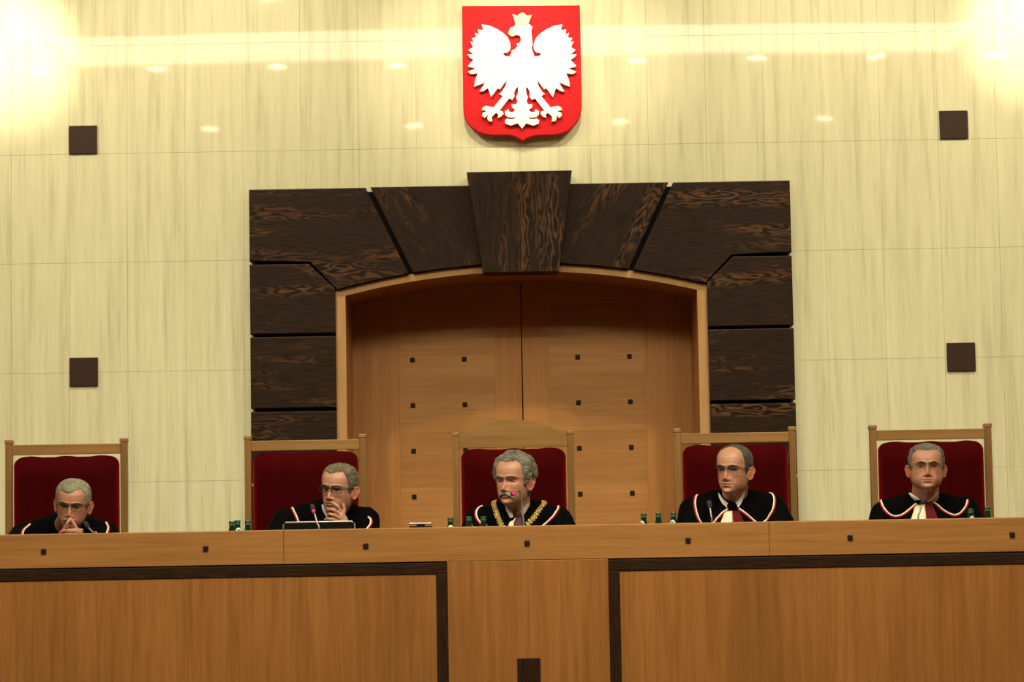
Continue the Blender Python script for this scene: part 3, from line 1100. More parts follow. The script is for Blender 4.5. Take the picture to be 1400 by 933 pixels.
def laplace(me, iters, weight=None, lam=0.5):
    n = len(me.vertices)
    co = np.empty(n * 3, dtype=np.float64)
    me.vertices.foreach_get('co', co)
    co = co.reshape(-1, 3)
    e = np.empty(len(me.edges) * 2, dtype=np.int64)
    me.edges.foreach_get('vertices', e)
    e = e.reshape(-1, 2)
    deg = np.bincount(e.ravel(), minlength=n).astype(float)[:, None]
    w_ = np.ones((n, 1)) if weight is None else weight(co)[:, None]
    for _ in range(iters):
        acc = np.zeros_like(co)
        for k in range(3):
            acc[:, k] = np.bincount(e[:, 0], co[e[:, 1], k], n) + np.bincount(e[:, 1], co[e[:, 0], k], n)
        co = co + lam * w_ * (acc / np.maximum(deg, 1) - co)
    me.vertices.foreach_set('co', co.ravel())
    me.update()
    return co


def bvh_of(me_list):
    vs, fs = [], []
    for me in me_list:
        o = len(vs)
        vs += [v.co.copy() for v in me.vertices]
        fs += [tuple(o + i for i in p.vertices) for p in me.polygons]
    return BVHTree.FromPolygons(vs, fs)


SKIN = {}
DBG = {}


def child(name, me_or_bm, m, parent, M4=None, smooth=None, label=None):
    """part of a person: coordinates in M4's space (or world); parent sits at parent.location"""
    if isinstance(me_or_bm, bmesh.types.BMesh):
        bmesh.ops.recalc_face_normals(me_or_bm, faces=me_or_bm.faces[:])
        me = bpy.data.meshes.new(name)
        me_or_bm.to_mesh(me)
        me_or_bm.free()
    else:
        me = me_or_bm
        me.name = name
    base = parent
    loc = Vector((0, 0, 0))
    while base is not None:
        loc += base.location
        base = base.parent
    T = Matrix.Translation(-loc)
    me.transform(T @ M4 if M4 is not None else T)
    me.materials.clear()
    for x in (m if isinstance(m, (list, tuple)) else [m]):
        me.materials.append(x)
    if smooth is not None:
        for p in me.polygons:
            p.use_smooth = True
        if smooth < 179:
            me.set_sharp_from_angle(angle=math.radians(smooth))
    o = link(bpy.data.objects.new(name, me))
    o.parent = parent
    if label: o['label'] = label
    return o


def finger(bm, pts, r0=0.0088, r1=0.0068):
    rs = [r0 + (r1 - r0) * k / (len(pts) - 1) for k in range(len(pts))]
    chainlimb(bm, pts, rs, 12)


def resting_hand(bm, wrist, side, z):
    """open hand lying on the worktop, fingers towards the camera; side +1 = viewer's right hand of the figure"""
    wv = Vector(wrist)
    ellipsoid(bm, wv + Vector((-side * 0.008, -0.055, 0)), (0.042, 0.052, 0.016))
    capsule(bm, wv, wv + Vector((0, -0.03, 0)), 0.027, 0.03)
    for k, (dx, L) in enumerate(((-0.030, 0.070), (-0.010, 0.080), (0.011, 0.074), (0.031, 0.058))):
        b_ = wv + Vector((-side * 0.008 - side * dx * -1.0, -0.095, 0.004))
        finger(bm, [b_, b_ + Vector((0, -L * 0.45, 0.008)), b_ + Vector((0, -L * 0.75, 0.0)), b_ + Vector((0, -L, -0.008))])
    b_ = wv + Vector((-side * 0.038, -0.035, 0))
    finger(bm, [b_, b_ + Vector((-side * 0.022, -0.03, 0.002)), b_ + Vector((-side * 0.026, -0.06, -0.003))], 0.0105, 0.008)


def person(P):
    name = 'person'
    hx = at(P['head'][0], P['head'][1], P['hY'])
    sc = P.get('scale', 1.0)
    R = Matrix.Rotation(-math.radians(P['yaw']), 4, 'Z') @ Matrix.Rotation(-math.radians(P['pitch']), 4, 'X') @ Matrix.Rotation(math.radians(P['roll']), 4, 'Y')
    H = Matrix.Translation(hx) @ R @ Matrix.Scale(sc, 4)
    tx = at(P['torso'], 715, 12.1).x
    ty = P.get('tY', 12.13)
    dz = P['sh']
    lean = P.get('lean', 0.0)          # forward shift of the shoulders
    root_loc = Vector((tx, 12.13, 0.0))
    tv = lambda x, y, z: Vector((tx + x, ty + y, z))
    sy = -lean
    elbows = P.get('elbows', [(-0.285, -0.14, 0.80), (0.285, -0.14, 0.80)])
    wrists = P.get('wrists', [(-0.13, -0.42, 0.775), (0.13, -0.42, 0.775)])
    # ---- one continuous body
    bm = bmesh.new()
    X, Y, Z, A = head_grid(P)
    hb = bmesh.new()
    grid_bm(hb, X, Y, Z, HC)
    hbv = BVHTree.FromBMesh(hb)
    hb.free()
    def surf(x, z):
        """front surface of the face in head coordinates (z from chin)"""
        hit = hbv.ray_cast(Vector((x, -0.4, z - HC)), Vector((0, 1, 0)))
        return hit[0] if hit[0] is not None else Vector((x, -0.05, z - HC))
    V, _ = grid_bm(bm, X, Y, Z, HC)
    mk = len(bm.verts)
    # ears
    for s in (-1, 1):
        re = Matrix.Rotation(s * math.radians(-30), 3, 'Z') @ Matrix.Rotation(math.radians(-10), 3, 'X')
        c = Vector((s * 0.0775 * P.get('wide', 1.0), 0.016, 0.098 - HC))
        ellipsoid(bm, c, (0.0065, 0.0165, 0.028), re, 20, 14)
        loop = []
        for k in range(20):
            t = 2 * PI * k / 20
            loop.append(c + re @ Vector((s * 0.004, 0.0165 * math.cos(t) + (0.003 if math.sin(t) > 0 else -0.003), 0.029 * math.sin(t) + (0.002 if math.cos(t) > 0 else 0))))
        tube(bm, loop, 0.0042, 8, closed=True)
        ellipsoid(bm, c + re @ Vector((s * 0.002, -0.006, -0.026)), (0.005, 0.008, 0.009), re, 12, 8)
    # eyelids
    eyes = []
    for s in (-1, 1):
        p = surf(s * 0.031, 0.1135)
        c = Vector((s * 0.031, p.y + 0.0085, 0.1135 - HC))
        eyes.append(c)
        up = P.get('lid', 0.35)         # 0 wide open .. 1 closed
        for (sgn, cut) in ((1, 0.0048 - 0.0082 * up), (-1, 0.0052 - 0.001 * up)):
            for v in ellipsoid(bm, (0, 0, 0), (0.0140, 0.0140, 0.0140), None, 24, 24):
                zc = v.co.z * sgn
                zc = max(zc, cut) if sgn > 0 else max(zc, cut)
                v.co = Vector((v.co.x * 1.18, v.co.y, sgn * zc)) + c
    # moustache/neck are separate; place head pieces in the room
    bm.verts.ensure_lookup_table()
    for v in bm.verts:
        v.co = H @ v.co
    # neck, torso, limbs
    nb = tv(P.get('neckx', 0.0), sy * 0.9 + 0.015, 1.02 + dz)
    nk = P.get('neck', 1.0)
    capsule(bm, H @ Vector((0, 0.030, -0.045)), nb, 0.056 * sc * nk, 0.064 * nk, 24)
    if P.get('jowl'):
        capsule(bm, H @ Vector((0, -0.016, -0.078)), nb + Vector((0, -0.02, 0.03)), 0.047, 0.060, 20)
    else:
        capsule(bm, H @ Vector((0, -0.010, -0.070)), nb + Vector((0, -0.015, 0.02)), 0.036, 0.05, 20)
    ellipsoid(bm, tv(0, sy * 0.6, 0.84 + dz), (0.175, 0.105, 0.22))
    ellipsoid(bm, tv(0, -0.02 + sy * 0.2, 0.60), (0.18, 0.135, 0.19))
    capsule(bm, tv(-0.15, sy, 0.99 + dz), tv(0.15, sy, 0.99 + dz), 0.05, 0.05)
    for s, el, wr in ((-1, elbows[0], wrists[0]), (1, elbows[1], wrists[1])):
        chainlimb(bm, [tv(s * 0.175, sy, 0.985 + dz), tv(*el), tv(*wr)], [0.048, 0.040, 0.027], 16)
        chainlimb(bm, [tv(s * 0.09, 0, 0.565), tv(s * 0.12, -0.44, 0.565), tv(s * 0.12, -0.40, 0.09)], [0.082, 0.060, 0.042], 16)
        capsule(bm, tv(s * 0.12, -0.38, 0.045), tv(s * 0.13, -0.56, 0.035), 0.042, 0.034)
    hands = P.get('hands')
    if hands is None:
        for s, wr in ((-1, wrists[0]), (1, wrists[1])):
            resting_hand(bm, tv(*wr), s, DESK)
    else:
        hands(bm, tv)
    body = remeshed(bm, 0.0027, 1.0, name)
    hc = np.array(hx)
    handc = P.get('handc')
    def wgt(co):
        d = np.linalg.norm(co - hc, axis=1)
        k = np.clip((d - 0.125) / 0.02, 0, 1)
        low = np.clip((co[:, 1] - (hx.y - 0.02)) / 0.03, 0, 1) * np.clip((hx.z - 0.05 - co[:, 2]) / 0.03, 0, 1)
        k = np.maximum(k, low * 0.9)
        if handc is not None:
            k = k * np.clip((np.linalg.norm(co - np.array(handc), axis=1) - 0.13) / 0.04, 0, 1)
        return 0.04 + 0.96 * k
    laplace(body, 10, wgt)
    body = decimate(body, 0.30)
    # tints that belong to the skin: lips, cheeks, nose, shaven jaw; last, painted shade between the lips
    n = len(body.vertices)
    co = np.empty(n * 3)
    body.vertices.foreach_get('co', co)
    co = co.reshape(-1, 3)
    Hi = np.array(H.inverted())
    q = co @ Hi[:3, :3].T + Hi[:3, 3]
    x_, y_, z_ = np.abs(q[:, 0]), q[:, 1], q[:, 2] + HC
    front = (y_ < -0.03) & (z_ > 0) & (z_ < 0.23)
    col = np.ones((n, 4))
    def tintmix(mask, c):
        mask = np.clip(mask, 0, 1)[:, None] * front[:, None]
        col[:, :3] = col[:, :3] * (1 - mask) + np.array(c) * mask
    tintmix(0.8 * g2(x_, z_, .036, .082, .022, .018), (1.02, .74, .68))
    tintmix(0.75 * g2(x_, z_, 0, .078, .016, .012), (1.0, .70, .62))
    tintmix(0.55 * g2(x_, z_, .02, .030, .035, .020), (.86, .82, .82))
    tintmix(0.5 * g2(x_, z_, .031, .106, .014, .006), (.82, .70, .68))
    lip = np.exp(-(x_ / .0205) ** 6) * (np.exp(-((z_ - .0505) / .0042) ** 4) + np.exp(-((z_ - .0415) / .0046) ** 4))
    tintmix(0.8 * lip, (.66, .36, .34))
    tintmix(0.9 * np.exp(-(x_ / .0235) ** 6) * np.exp(-((z_ - .0462) / .0013) ** 2), (.30, .14, .13))  # shade of the mouth crease, put into the colour
    ear = (np.abs(q[:, 0]) > .072) & (z_ > .06) & (z_ < .14)
    col[ear, :3] = (1.02, .74, .68)
    ca = body.color_attributes.new('tint', 'FLOAT_COLOR', 'POINT')
    ca.data.foreach_set('color', col.astype(np.float32).ravel())
    body.materials.clear()
    body.materials.append(P['skin'])
    for p in body.polygons:
        p.use_smooth = True
    bw = body.copy()                                   # world-space copy for projecting clothes
    body.transform(Matrix.Translation(-root_loc))
    root = link(bpy.data.objects.new(name, body))
    root.location = root_loc
    tag(root, P['label'], 'person', None)
    # ---- eyes
    gz = math.radians(P.get('gaze', 0.0))
    for c in eyes:
        b2 = bmesh.new()
        g = bmesh.ops.create_uvsphere(b2, u_segments=24, v_segments=24, radius=0.0124)
        look = Vector((-math.sin(gz), -math.cos(gz), -0.05)).normalized()
        b2.faces.ensure_lookup_table()
        for f in b2.faces:
            if f.calc_center_median().normalized().dot(look) > math.cos(math.radians(29)):
                f.material_index = 1
        for v in b2.verts:
            v.co += c
        child('eye', b2, [M['eyeball'], M['iris']], root, H, smooth=180)
    # ---- lashes along the lid openings
    for c in eyes:
        b2 = bmesh.new()
        zl = -0.0045 + 0.0075 * (1 - up) + 0.0005
        tube(b2, [c + Vector((0.0158 * math.sin(a), -0.0146 * math.cos(a), zl - 0.0035 * (math.sin(a)) ** 2)) for a in [math.radians(-62 + 124 * k / 12) for k in range(13)]],
             [0.0006] + [0.0015] * 11 + [0.0006], 6)
        child('eyelashes', b2, M['lash'], root, H, smooth=180)
    # ---- eyebrows
    for s in (-1, 1):
        b2 = bmesh.new()
        pts, rr = [], []
        for k in range(13):
            t = k / 12
            x = s * (0.012 + 0.038 * t)
            z = 0.1285 + 0.0065 * math.sin(min(t * 1.25, 1) * PI * 0.62) - 0.004 * max(0, t - 0.6) / 0.4
            p = surf(x, z)
            pts.append(Vector((p.x, p.y - 0.0006, p.z)))
            rr.append(P.get('brow', 0.0034) * (0.75 + 0.5 * math.sin(PI * min(1, t * 1.1 + .1)) - 0.55 * t))
        tube(b2, pts, rr, 8)
        for v in b2.verts:
            v.co += Vector((0, -1, 0.3)) * 0.0012 * noise.noise(v.co * 700)
        child('eyebrow', b2, P['brow_mat'], root, H, smooth=180)
    # ---- hair
    hp = P['hair']
    nu, na = X.shape
    an = np.degrees(np.abs(A))
    line = np.interp(an, [d for d, _ in hp['line']], [z for _, z in hp['line']])
    # angle used for the hairline comes from the real position
    ang = np.degrees(np.arctan2(np.abs(X), -Y))
    line = np.interp(ang, [d for d, _ in hp['line']], [z for _, z in hp['line']])
    side = np.sign(X)
    if 'part' in hp:
        line = line + hp['part'](X, Z, ang)
    jit = np.zeros_like(Z)
    lump = np.zeros_like(Z)
    fs_ = hp.get('fine', 1.0)
    for i in range(nu):
        for j in range(na):
            p = Vector((X[i, j], Y[i, j], Z[i, j]))
            jit[i, j] = noise.noise(Vector((ang[i, j] * 0.30, side[i, j] * 3, Z[i, j] * 12)))
            lump[i, j] = noise.fractal(Vector((p.x * 95 * fs_, p.y * 40 * fs_, p.z * 45 * fs_)) + Vector((P['torso'], 0, 0)), 0.6, 2.0, 4)
    mask = np.clip((Z - line - 0.004 * jit) / hp.get('soft', 0.012), -1, 1)
    th = hp['thick'](ang, Z, X) + hp.get('rough', 0.002) * lump
    cx, cy, cz = 0.0, 0.008, 0.115
    nx_, ny_, nz_ = X / .0755, (Y - cy) / .1, (Z - cz) / .11
    # smooth outward direction
    nx_, ny_, nz_ = nx_ / .0755, ny_ / .1, nz_ / .11
    ln = np.sqrt(nx_ ** 2 + ny_ ** 2 + nz_ ** 2) + 1e-9
    off = np.where(mask > 0, -0.0015 + (th + 0.0015) * np.sqrt(np.clip(mask, 0, 1)), -0.0015 + 0.003 * mask)
    HX, HY, HZ_ = X + nx_ / ln * off, Y + ny_ / ln * off, Z + nz_ / ln * off
    b2 = bmesh.new()
    Vh, fh = grid_bm(b2, HX, HY, HZ_, HC)
    b2.faces.ensure_lookup_table()
    kill = []
    idx = 0
    for i in range(nu - 1):
        for j in range(na):
            k = (j + 1) % na
            if max(mask[i, j], mask[i, k], mask[i + 1, j], mask[i + 1, k]) <= -0.25:
                kill.append(fh[idx])
            idx += 1
    kill.append(b2.faces[-2])
    bmesh.ops.delete(b2, geom=kill, context='FACES')
    child('hair', b2, hp['mat'], root, H, smooth=180)
    # ---- moustache
    if 'moustache' in P:
        mp = P['moustache']
        b2 = bmesh.new()
        for s in (-1, 1):
            pts, rr = [], []
            for k in range(15):
                t = k / 14
                x = s * (0.0005 + mp['w'] * t)
                z = 0.0590 - mp['drop'] * t ** 1.8
                p = surf(x, z)
                pts.append(Vector((p.x, p.y - 0.002, p.z)))
                rr.append(mp['r'] * (0.8 + 0.45 * math.sin(PI * min(1, t * 1.05)) - 0.45 * t ** 2))
            tube(b2, pts, rr, 12)
        b2 = remeshed(b2, 0.0011, 1, 'moustache')
        for v in b2.vertices:
            d = noise.fractal(Vector((v.co.x * 420, v.co.y * 120, v.co.z * 130)), 0.6, 2.0, 3)
            v.co.y -= 0.0022 * d
            v.co.z += 0.0016 * d
        child('moustache', b2, hp['mat2'], root, H, smooth=180)
    # ---- spectacles
    if 'glasses' in P:
        gp = P['glasses']
        gl = empty('spectacles', (0, 0, 0))
        gl.parent = root
        bf = bmesh.new()
        w2, h2, yo = gp['w'] / 2, gp['h'] / 2, gp.get('y', -0.100)
        zc = gp.get('z', 0.1115)
        for s in (-1, 1):
            cxg = s * (w2 + 0.0085)
            loop = []
            for k in range(40):
                t = 2 * PI * k / 40
                ct, st = math.cos(t), math.sin(t)
                lx = w2 * math.copysign(abs(ct) ** 0.55, ct)
                lz = h2 * math.copysign(abs(st) ** 0.62, st)
                xx = cxg + lx
                loop.append(Vector((xx, yo + 4.2 * xx * xx, zc + lz - HC)))
            if gp['rim'] == 'full':
                tube(bf, loop, gp['r'], 8, closed=True)
            else:                                   # upper half only
                tube(bf, [p for p in loop[:21]], gp['r'], 8)
            lb = bmesh.new()
            f0 = [lb.verts.new(p) for p in loop]
            f1 = [lb.verts.new(p + Vector((0, 0.0012, 0))) for p in loop]
            lb.faces.new(f0); lb.faces.new(f1[::-1])
            for k in range(40):
                lb.faces.new((f0[k], f1[k], f1[(k + 1) % 40], f0[(k + 1) % 40]))
            child('lens', lb, M['lens'], gl, H)
            xo = s * (2 * w2 + 0.0085)
            yt = yo + 4.2 * xo * xo
            zt = zc + h2 * 0.55 - HC
            ew = 0.0765 * P.get('wide', 1.0)
            tube(bf, [(xo, yt, zt), (s * max(0.066 * P.get('wide', 1.0), abs(xo) + 0.002), yt + 0.012, zt), (s * ew, -0.02, zt + 0.001), (s * (ew + 0.001), 0.012, zt - 0.001), (s * (ew - 0.003), 0.028, zt - 0.020)],
                 [gp.get('tr', gp['r'])] * 4 + [gp['r']], 8)
        zb = zc + h2 * 0.30 - HC
        tube(bf, [(-0.0090, yo, zb), (-0.004, yo - 0.0025, zb + 0.003), (0.004, yo - 0.0025, zb + 0.003), (0.0090, yo, zb)], gp['r'], 8)
        child('frame', bf, gp['mat'], gl, H, smooth=180)
    # ---- robe
    bm = bmesh.new()
    k_ = P.get('bulk', 1.0)
    ellipsoid(bm, tv(0, sy * 0.6, 0.82 + dz), (0.215 * k_, 0.135, 0.245), None, 40, 24)
    ellipsoid(bm, tv(0, -0.02 + sy * 0.2, 0.60), (0.225, 0.16, 0.21), None, 40, 24)
    capsule(bm, tv(-0.165 * k_, sy, 0.992 + dz), tv(0.165 * k_, sy, 0.992 + dz), 0.073, 0.073, 24)
    for s, el, wr in ((-1, elbows[0], wrists[0]), (1, elbows[1], wrists[1])):
        capsule(bm, tv(s * 0.150 * k_, sy, 1.0 + dz), nb + Vector((s * 0.020, 0.014, 0.020)), 0.066, 0.068, 24)
        a, b_, c_ = tv(s * 0.190 * k_, sy, 0.988 + dz), tv(*el), tv(*wr)
        cuff = b_.lerp(c_, 0.80)
        chainlimb(bm, [a, b_, cuff], [0.074, 0.070, 0.058], 24)
        chainlimb(bm, [tv(s * 0.09, 0, 0.565), tv(s * 0.125, -0.43, 0.565), tv(s * 0.13, -0.42, 0.12)], [0.100, 0.085, 0.095], 20)
    robe = remeshed(bm, 0.006, 1, 'robe')
    laplace(robe, 14, None, 0.6)
    nv = len(robe.vertices)
    rc, rn = np.empty(nv * 3, dtype=np.float32), np.empty(nv * 3, dtype=np.float32)
    robe.vertices.foreach_get('co', rc)
    robe.vertices.foreach_get('normal', rn)
    rc, rn = rc.reshape(-1, 3), rn.reshape(-1, 3)
    for i in range(nv):                                 # soft folds of the cloth
        x, y, z = (float(q) for q in rc[i])
        rc[i] += rn[i] * (noise.noise(Vector((x * 16, y * 16, z * 5))) * 0.006 + noise.noise(Vector((x, y, z)) * 38) * 0.0022)
    robe.vertices.foreach_set('co', rc.ravel())
    robe.update()
    robe = decimate(robe, 0.5)
    rb = bvh_of([robe])
    bb = bvh_of([bw])
    DBG[P['torso']] = (rb, bb)
    def front(px, py, lift=0.004):
        """photograph point -> front of the robe"""
        p = at(px, py, ty - 0.08)
        hit = rb.ray_cast(Vector((p.x, 10.9, p.z)), Vector((0, 1, 0)))
        if hit[0] is None or hit[0].y > ty + 0.12:
            q_ = rb.find_nearest(Vector((p.x, ty + sy, p.z)))
            return q_[0] + q_[1] * lift
        return hit[0] + (hit[1] + Vector((0, -1, 0))).normalized() * lift
    child('robe', robe, M['robe'], root, smooth=180)
    # ---- collar of the robe with white and red piping
    for path in P['piping']:
        ctrl = [front(x, y, 0.006) for x, y in path]
        pts = curve_path(ctrl, 14 * (len(ctrl) - 1))
        # settle on the cloth
        fit = []
        for p in pts:
            q_ = rb.find_nearest(p)
            fit.append(q_[0] + q_[1] * 0.0065)
        for _ in range(4):
            fit = [fit[0]] + [(fit[i - 1] + fit[i] * 2 + fit[i + 1]) / 4 for i in range(1, len(fit) - 1)] + [fit[-1]]
        b2 = bmesh.new()
        tube(b2, fit, 0.0040, 8)
        child('piping', b2, M['pipe_white'], root, smooth=180, label='white collar piping')
        # red cord just outside
        cx_ = at(P['torso'], 700, ty).x
        red = []
        for i, p in enumerate(fit):
            t = (fit[min(i + 1, len(fit) - 1)] - fit[max(i - 1, 0)]).normalized()
            nrm = rb.find_nearest(p)[1]
            o_ = t.cross(nrm).normalized()
            if P.get('redside', 1) * o_.dot(Vector((p.x - cx_, 0, -0.12)) ) < 0:
                o_ = -o_
            red.append(p + o_ * 0.0062 - nrm * 0.0015)
        b2 = bmesh.new()
        tube(b2, red, 0.0042, 8)
        child('piping', b2, M['pipe_red'], root, smooth=180, label='dark red collar piping')
        # the collar leaf itself: cloth between the neck and the piping
        top = nb + Vector((0, 0, 0.03))
        b2 = bmesh.new()
        rows = []
        for p in fit[::2]:
            rad = Vector((p.x - top.x, p.y - top.y, 0))
            inner = Vector((top.x, top.y, top.z)) + (rad.normalized() * 0.068 if rad.length > 0.068 else rad * 0.9)
            row = []
            for k in range(9):
                c0 = inner.lerp(p, k / 8)
                q_ = rb.find_nearest(c0)
                row.append((q_[0] + q_[1] * 0.0050, q_[0] + q_[1] * 0.0015))
            rows.append(row)
        grid_shell(b2, [[p[0] for p in r] for r in rows], [[p[1] for p in r] for r in rows])
        child('robe_collar', b2, M['velvet_black'], root, smooth=60)
    # ---- shirt collar: two leaves meeting below the chin
    both = bvh_of([bw]) if False else None
    def skin_front(px, py, lift):
        p = at(px, py, hx.y - 0.05)
        best = None
        for t_ in (rb, bb):
            h_ = t_.ray_cast(Vector((p.x, hx.y - 0.06 if t_ is bb and False else 10.9, p.z)), Vector((0, 1, 0)))
            if h_[0] is not None and (best is None or h_[0].y < best.y):
                best = h_[0]
        if best is None:
            best = Vector((p.x, nb.y, p.z))
        return best + Vector((0, -lift, 0))
    for leaf in P['shirt']:
        # leaf: outer edge points and inner edge points, from neck side down to the tip
        b2 = bmesh.new()
        outer = [skin_front(x, y, 0.006) for x, y in leaf[0]]
        inner = [skin_front(x, y, 0.006) for x, y in leaf[1]]
        n_ = 9
        o1, i1 = curve_path(outer, n_), curve_path(inner, n_)
        rows = []
        for a, b_ in zip(o1, i1):
            rows.append([a.lerp(b_, k / 6) + Vector((0, -0.004 * math.sin(PI * k / 6), 0)) for k in range(7)])
        grid_shell(b2, rows, [[p + Vector((0, 0.004, 0)) for p in r] for r in rows])
        child('shirt_collar', b2, P['shirt_mat'], root, smooth=60)
    # ---- pleated bands and tie
    for (nm, poly, mm, lab, npl) in P.get('bands', []):
        # poly: left-top, right-top, right-bottom, left-bottom in the photograph
        b2 = bmesh.new()
        rows = []
        nX, nZ = max(npl * 6, 8), 14
        for j in range(nZ + 1):
            t = j / nZ
            row = []
            for i in range(nX + 1):
                s_ = i / nX
                px = (poly[0][0] * (1 - s_) + poly[1][0] * s_) * (1 - t) + (poly[3][0] * (1 - s_) + poly[2][0] * s_) * t
                py = (poly[0][1] * (1 - s_) + poly[1][1] * s_) * (1 - t) + (poly[3][1] * (1 - s_) + poly[2][1] * s_) * t
                p = skin_front(px, py, 0.010)
                pl = 0.0028 * math.cos(2 * PI * s_ * npl) if npl else -0.004 * math.sin(PI * s_)
                row.append(p + Vector((0, pl, 0)))
            rows.append(row)
        for _ in range(3):
            rows = [[(rows[max(j - 1, 0)][i] + rows[j][i] * 2 + rows[min(j + 1, nZ)][i]) / 4 for i in range(nX + 1)] for j in range(nZ + 1)]
        grid_shell(b2, rows, [[p + Vector((0, 0.003, 0)) for p in r] for r in rows])
        child(nm, b2, mm, root, smooth=50, label=lab)
    if 'knot' in P:
        nm, px, py, wpx, hpx, mm, lab = P['knot']
        c = skin_front(px, py, 0.010)
        b2 = bmesh.new()
        ww, hh = wpx / 283 / 2, hpx / 283 / 2
        prof = [(-1.0, 0.55), (-0.6, 0.95), (0.0, 1.0), (0.6, 0.88), (1.0, 0.55)]
        rings = []
        for (t, k) in prof:
            rings.append([b2.verts.new(c + Vector((ww * k * (1.0 + 0.18 * t) * math.cos(a), -0.011 * k * max(math.sin(a), -0.4), hh * t))) for a in [2 * PI * i / 20 for i in range(20)]])
        for i in range(len(rings) - 1):
            for j in range(20):
                b2.faces.new((rings[i][j], rings[i][(j + 1) % 20], rings[i + 1][(j + 1) % 20], rings[i + 1][j]))
        b2.faces.new(rings[0][::-1]); b2.faces.new(rings[-1])
        child(nm, b2, mm, root, smooth=60, label=lab)
    # ---- chain of office
    if 'chain' in P:
        b2 = bmesh.new()
        for path in P['chain']:
            ctrl = [front(x, y, 0.011) for x, y in path]
            L_ = sum((ctrl[i + 1] - ctrl[i]).length for i in range(len(ctrl) - 1))
            nlk = int(L_ / 0.0165)
            pts = curve_path(ctrl, nlk * 4 + 1)
            pts = [(lambda q_: q_[0] + q_[1] * 0.012)(rb.find_nearest(p)) for p in pts]
            for i in range(0, len(pts) - 4, 4):
                p = pts[i + 2]
                t = (pts[i + 4] - pts[i]).normalized()
                nrm = rb.find_nearest(p)[1]
                sd = t.cross(nrm).normalized()
                for e_ in (-1, 1):                                      # a pair of flat loops side by side
                    c = p + sd * (0.0062 * e_)
                    tube(b2, [c + sd * (0.0058 * math.cos(a)) + t * (0.0050 * math.sin(a)) for a in [2 * PI * k / 14 for k in range(14)]], 0.0016, 6, closed=True)
                tube(b2, [p - sd * 0.004 + t * 0.0083, p + sd * 0.004 + t * 0.0083], 0.0013, 6)
        child('chain_of_office', b2, M['gold'], root, smooth=180, label='gold link chain of office')
    return root


def smoothstep(a, b, x):
    t = np.clip((x - a) / (b - a), 0, 1)
    return t * t * (3 - 2 * t)


SK1 = skin_mat('ruddy_skin', (0.40, 0.195, 0.130))
SK2 = skin_mat('warm_skin', (0.44, 0.23, 0.155))
HAIR1 = hair_mat('silver_hair', (0.10, 0.095, 0.065), (0.34, 0.32, 0.235))
HAIR2 = hair_mat('brown_grey_hair', (0.065, 0.052, 0.034), (0.21, 0.18, 0.125))
HAIR3 = hair_mat('grey_wavy_hair', (0.045, 0.042, 0.033), (0.24, 0.225, 0.18))
HAIR4 = hair_mat('dark_thin_hair', (0.022, 0.020, 0.016), (0.10, 0.095, 0.08))
HAIR5 = hair_mat('short_grey_hair', (0.045, 0.043, 0.035), (0.20, 0.19, 0.16))
BROW_D = hair_mat('dark_brow', (0.02, 0.015, 0.010), (0.06, 0.045, 0.03))
BROW_G = hair_mat('grey_brow', (0.07, 0.055, 0.04), (0.20, 0.17, 0.13))
STACHE = hair_mat('pale_moustache', (0.13, 0.12, 0.092), (0.40, 0.375, 0.305))


def hands_clasped(bm, tv):
    """fingers interlaced in front of the mouth, both index fingers raised in a steeple"""
    Y0 = 11.655
    A = lambda px, py, dy=0.0: at(px, py, Y0 + dy)
    ellipsoid(bm, A(85, 737, 0.03), (0.020, 0.034, 0.042))
    ellipsoid(bm, A(110, 737, 0.03), (0.020, 0.034, 0.042))
    capsule(bm, A(85, 740, 0.035), A(78, 752, 0.045), 0.027, 0.026)
    capsule(bm, A(110, 740, 0.035), A(118, 752, 0.045), 0.027, 0.026)
    finger(bm, [A(85.5, 727.5, 0.012), A(91.0, 717.5, 0.006), A(94.2, 711.5, 0.020), A(95.6, 709.0, 0.028)], 0.0088, 0.0064)
    finger(bm, [A(107.0, 727.0, 0.012), A(101.4, 717.5, 0.006), A(98.6, 711.5, 0.020), A(97.2, 709.0, 0.028)], 0.0088, 0.0064)
    for (y, dy) in ((728.0, 0.0), (734.0, 0.004)):          # fingers of the hand on the left, lying over to the right
        finger(bm, [A(84.5, y + 0.5, 0.012), A(92, y - 1.2, -0.012), A(102, y - 1.4, -0.014), A(110.2, y + 0.3, 0.002)], 0.0090, 0.0070)
    for (y, dy) in ((725.2, 0.002), (731.2, 0.0), (737.2, 0.0)):
        finger(bm, [A(111.5, y + 0.2, 0.012), A(103, y - 0.6, -0.010), A(92, y + 0.6, -0.013), A(84.0, y + 2.6, 0.002)], 0.0090, 0.0070)
    finger(bm, [A(89, 738, 0.045), A(93, 727, 0.05), A(96, 720, 0.045)], 0.0105, 0.0085)
    finger(bm, [A(106, 738, 0.045), A(102, 727, 0.05), A(100, 720, 0.045)], 0.0105, 0.0085)


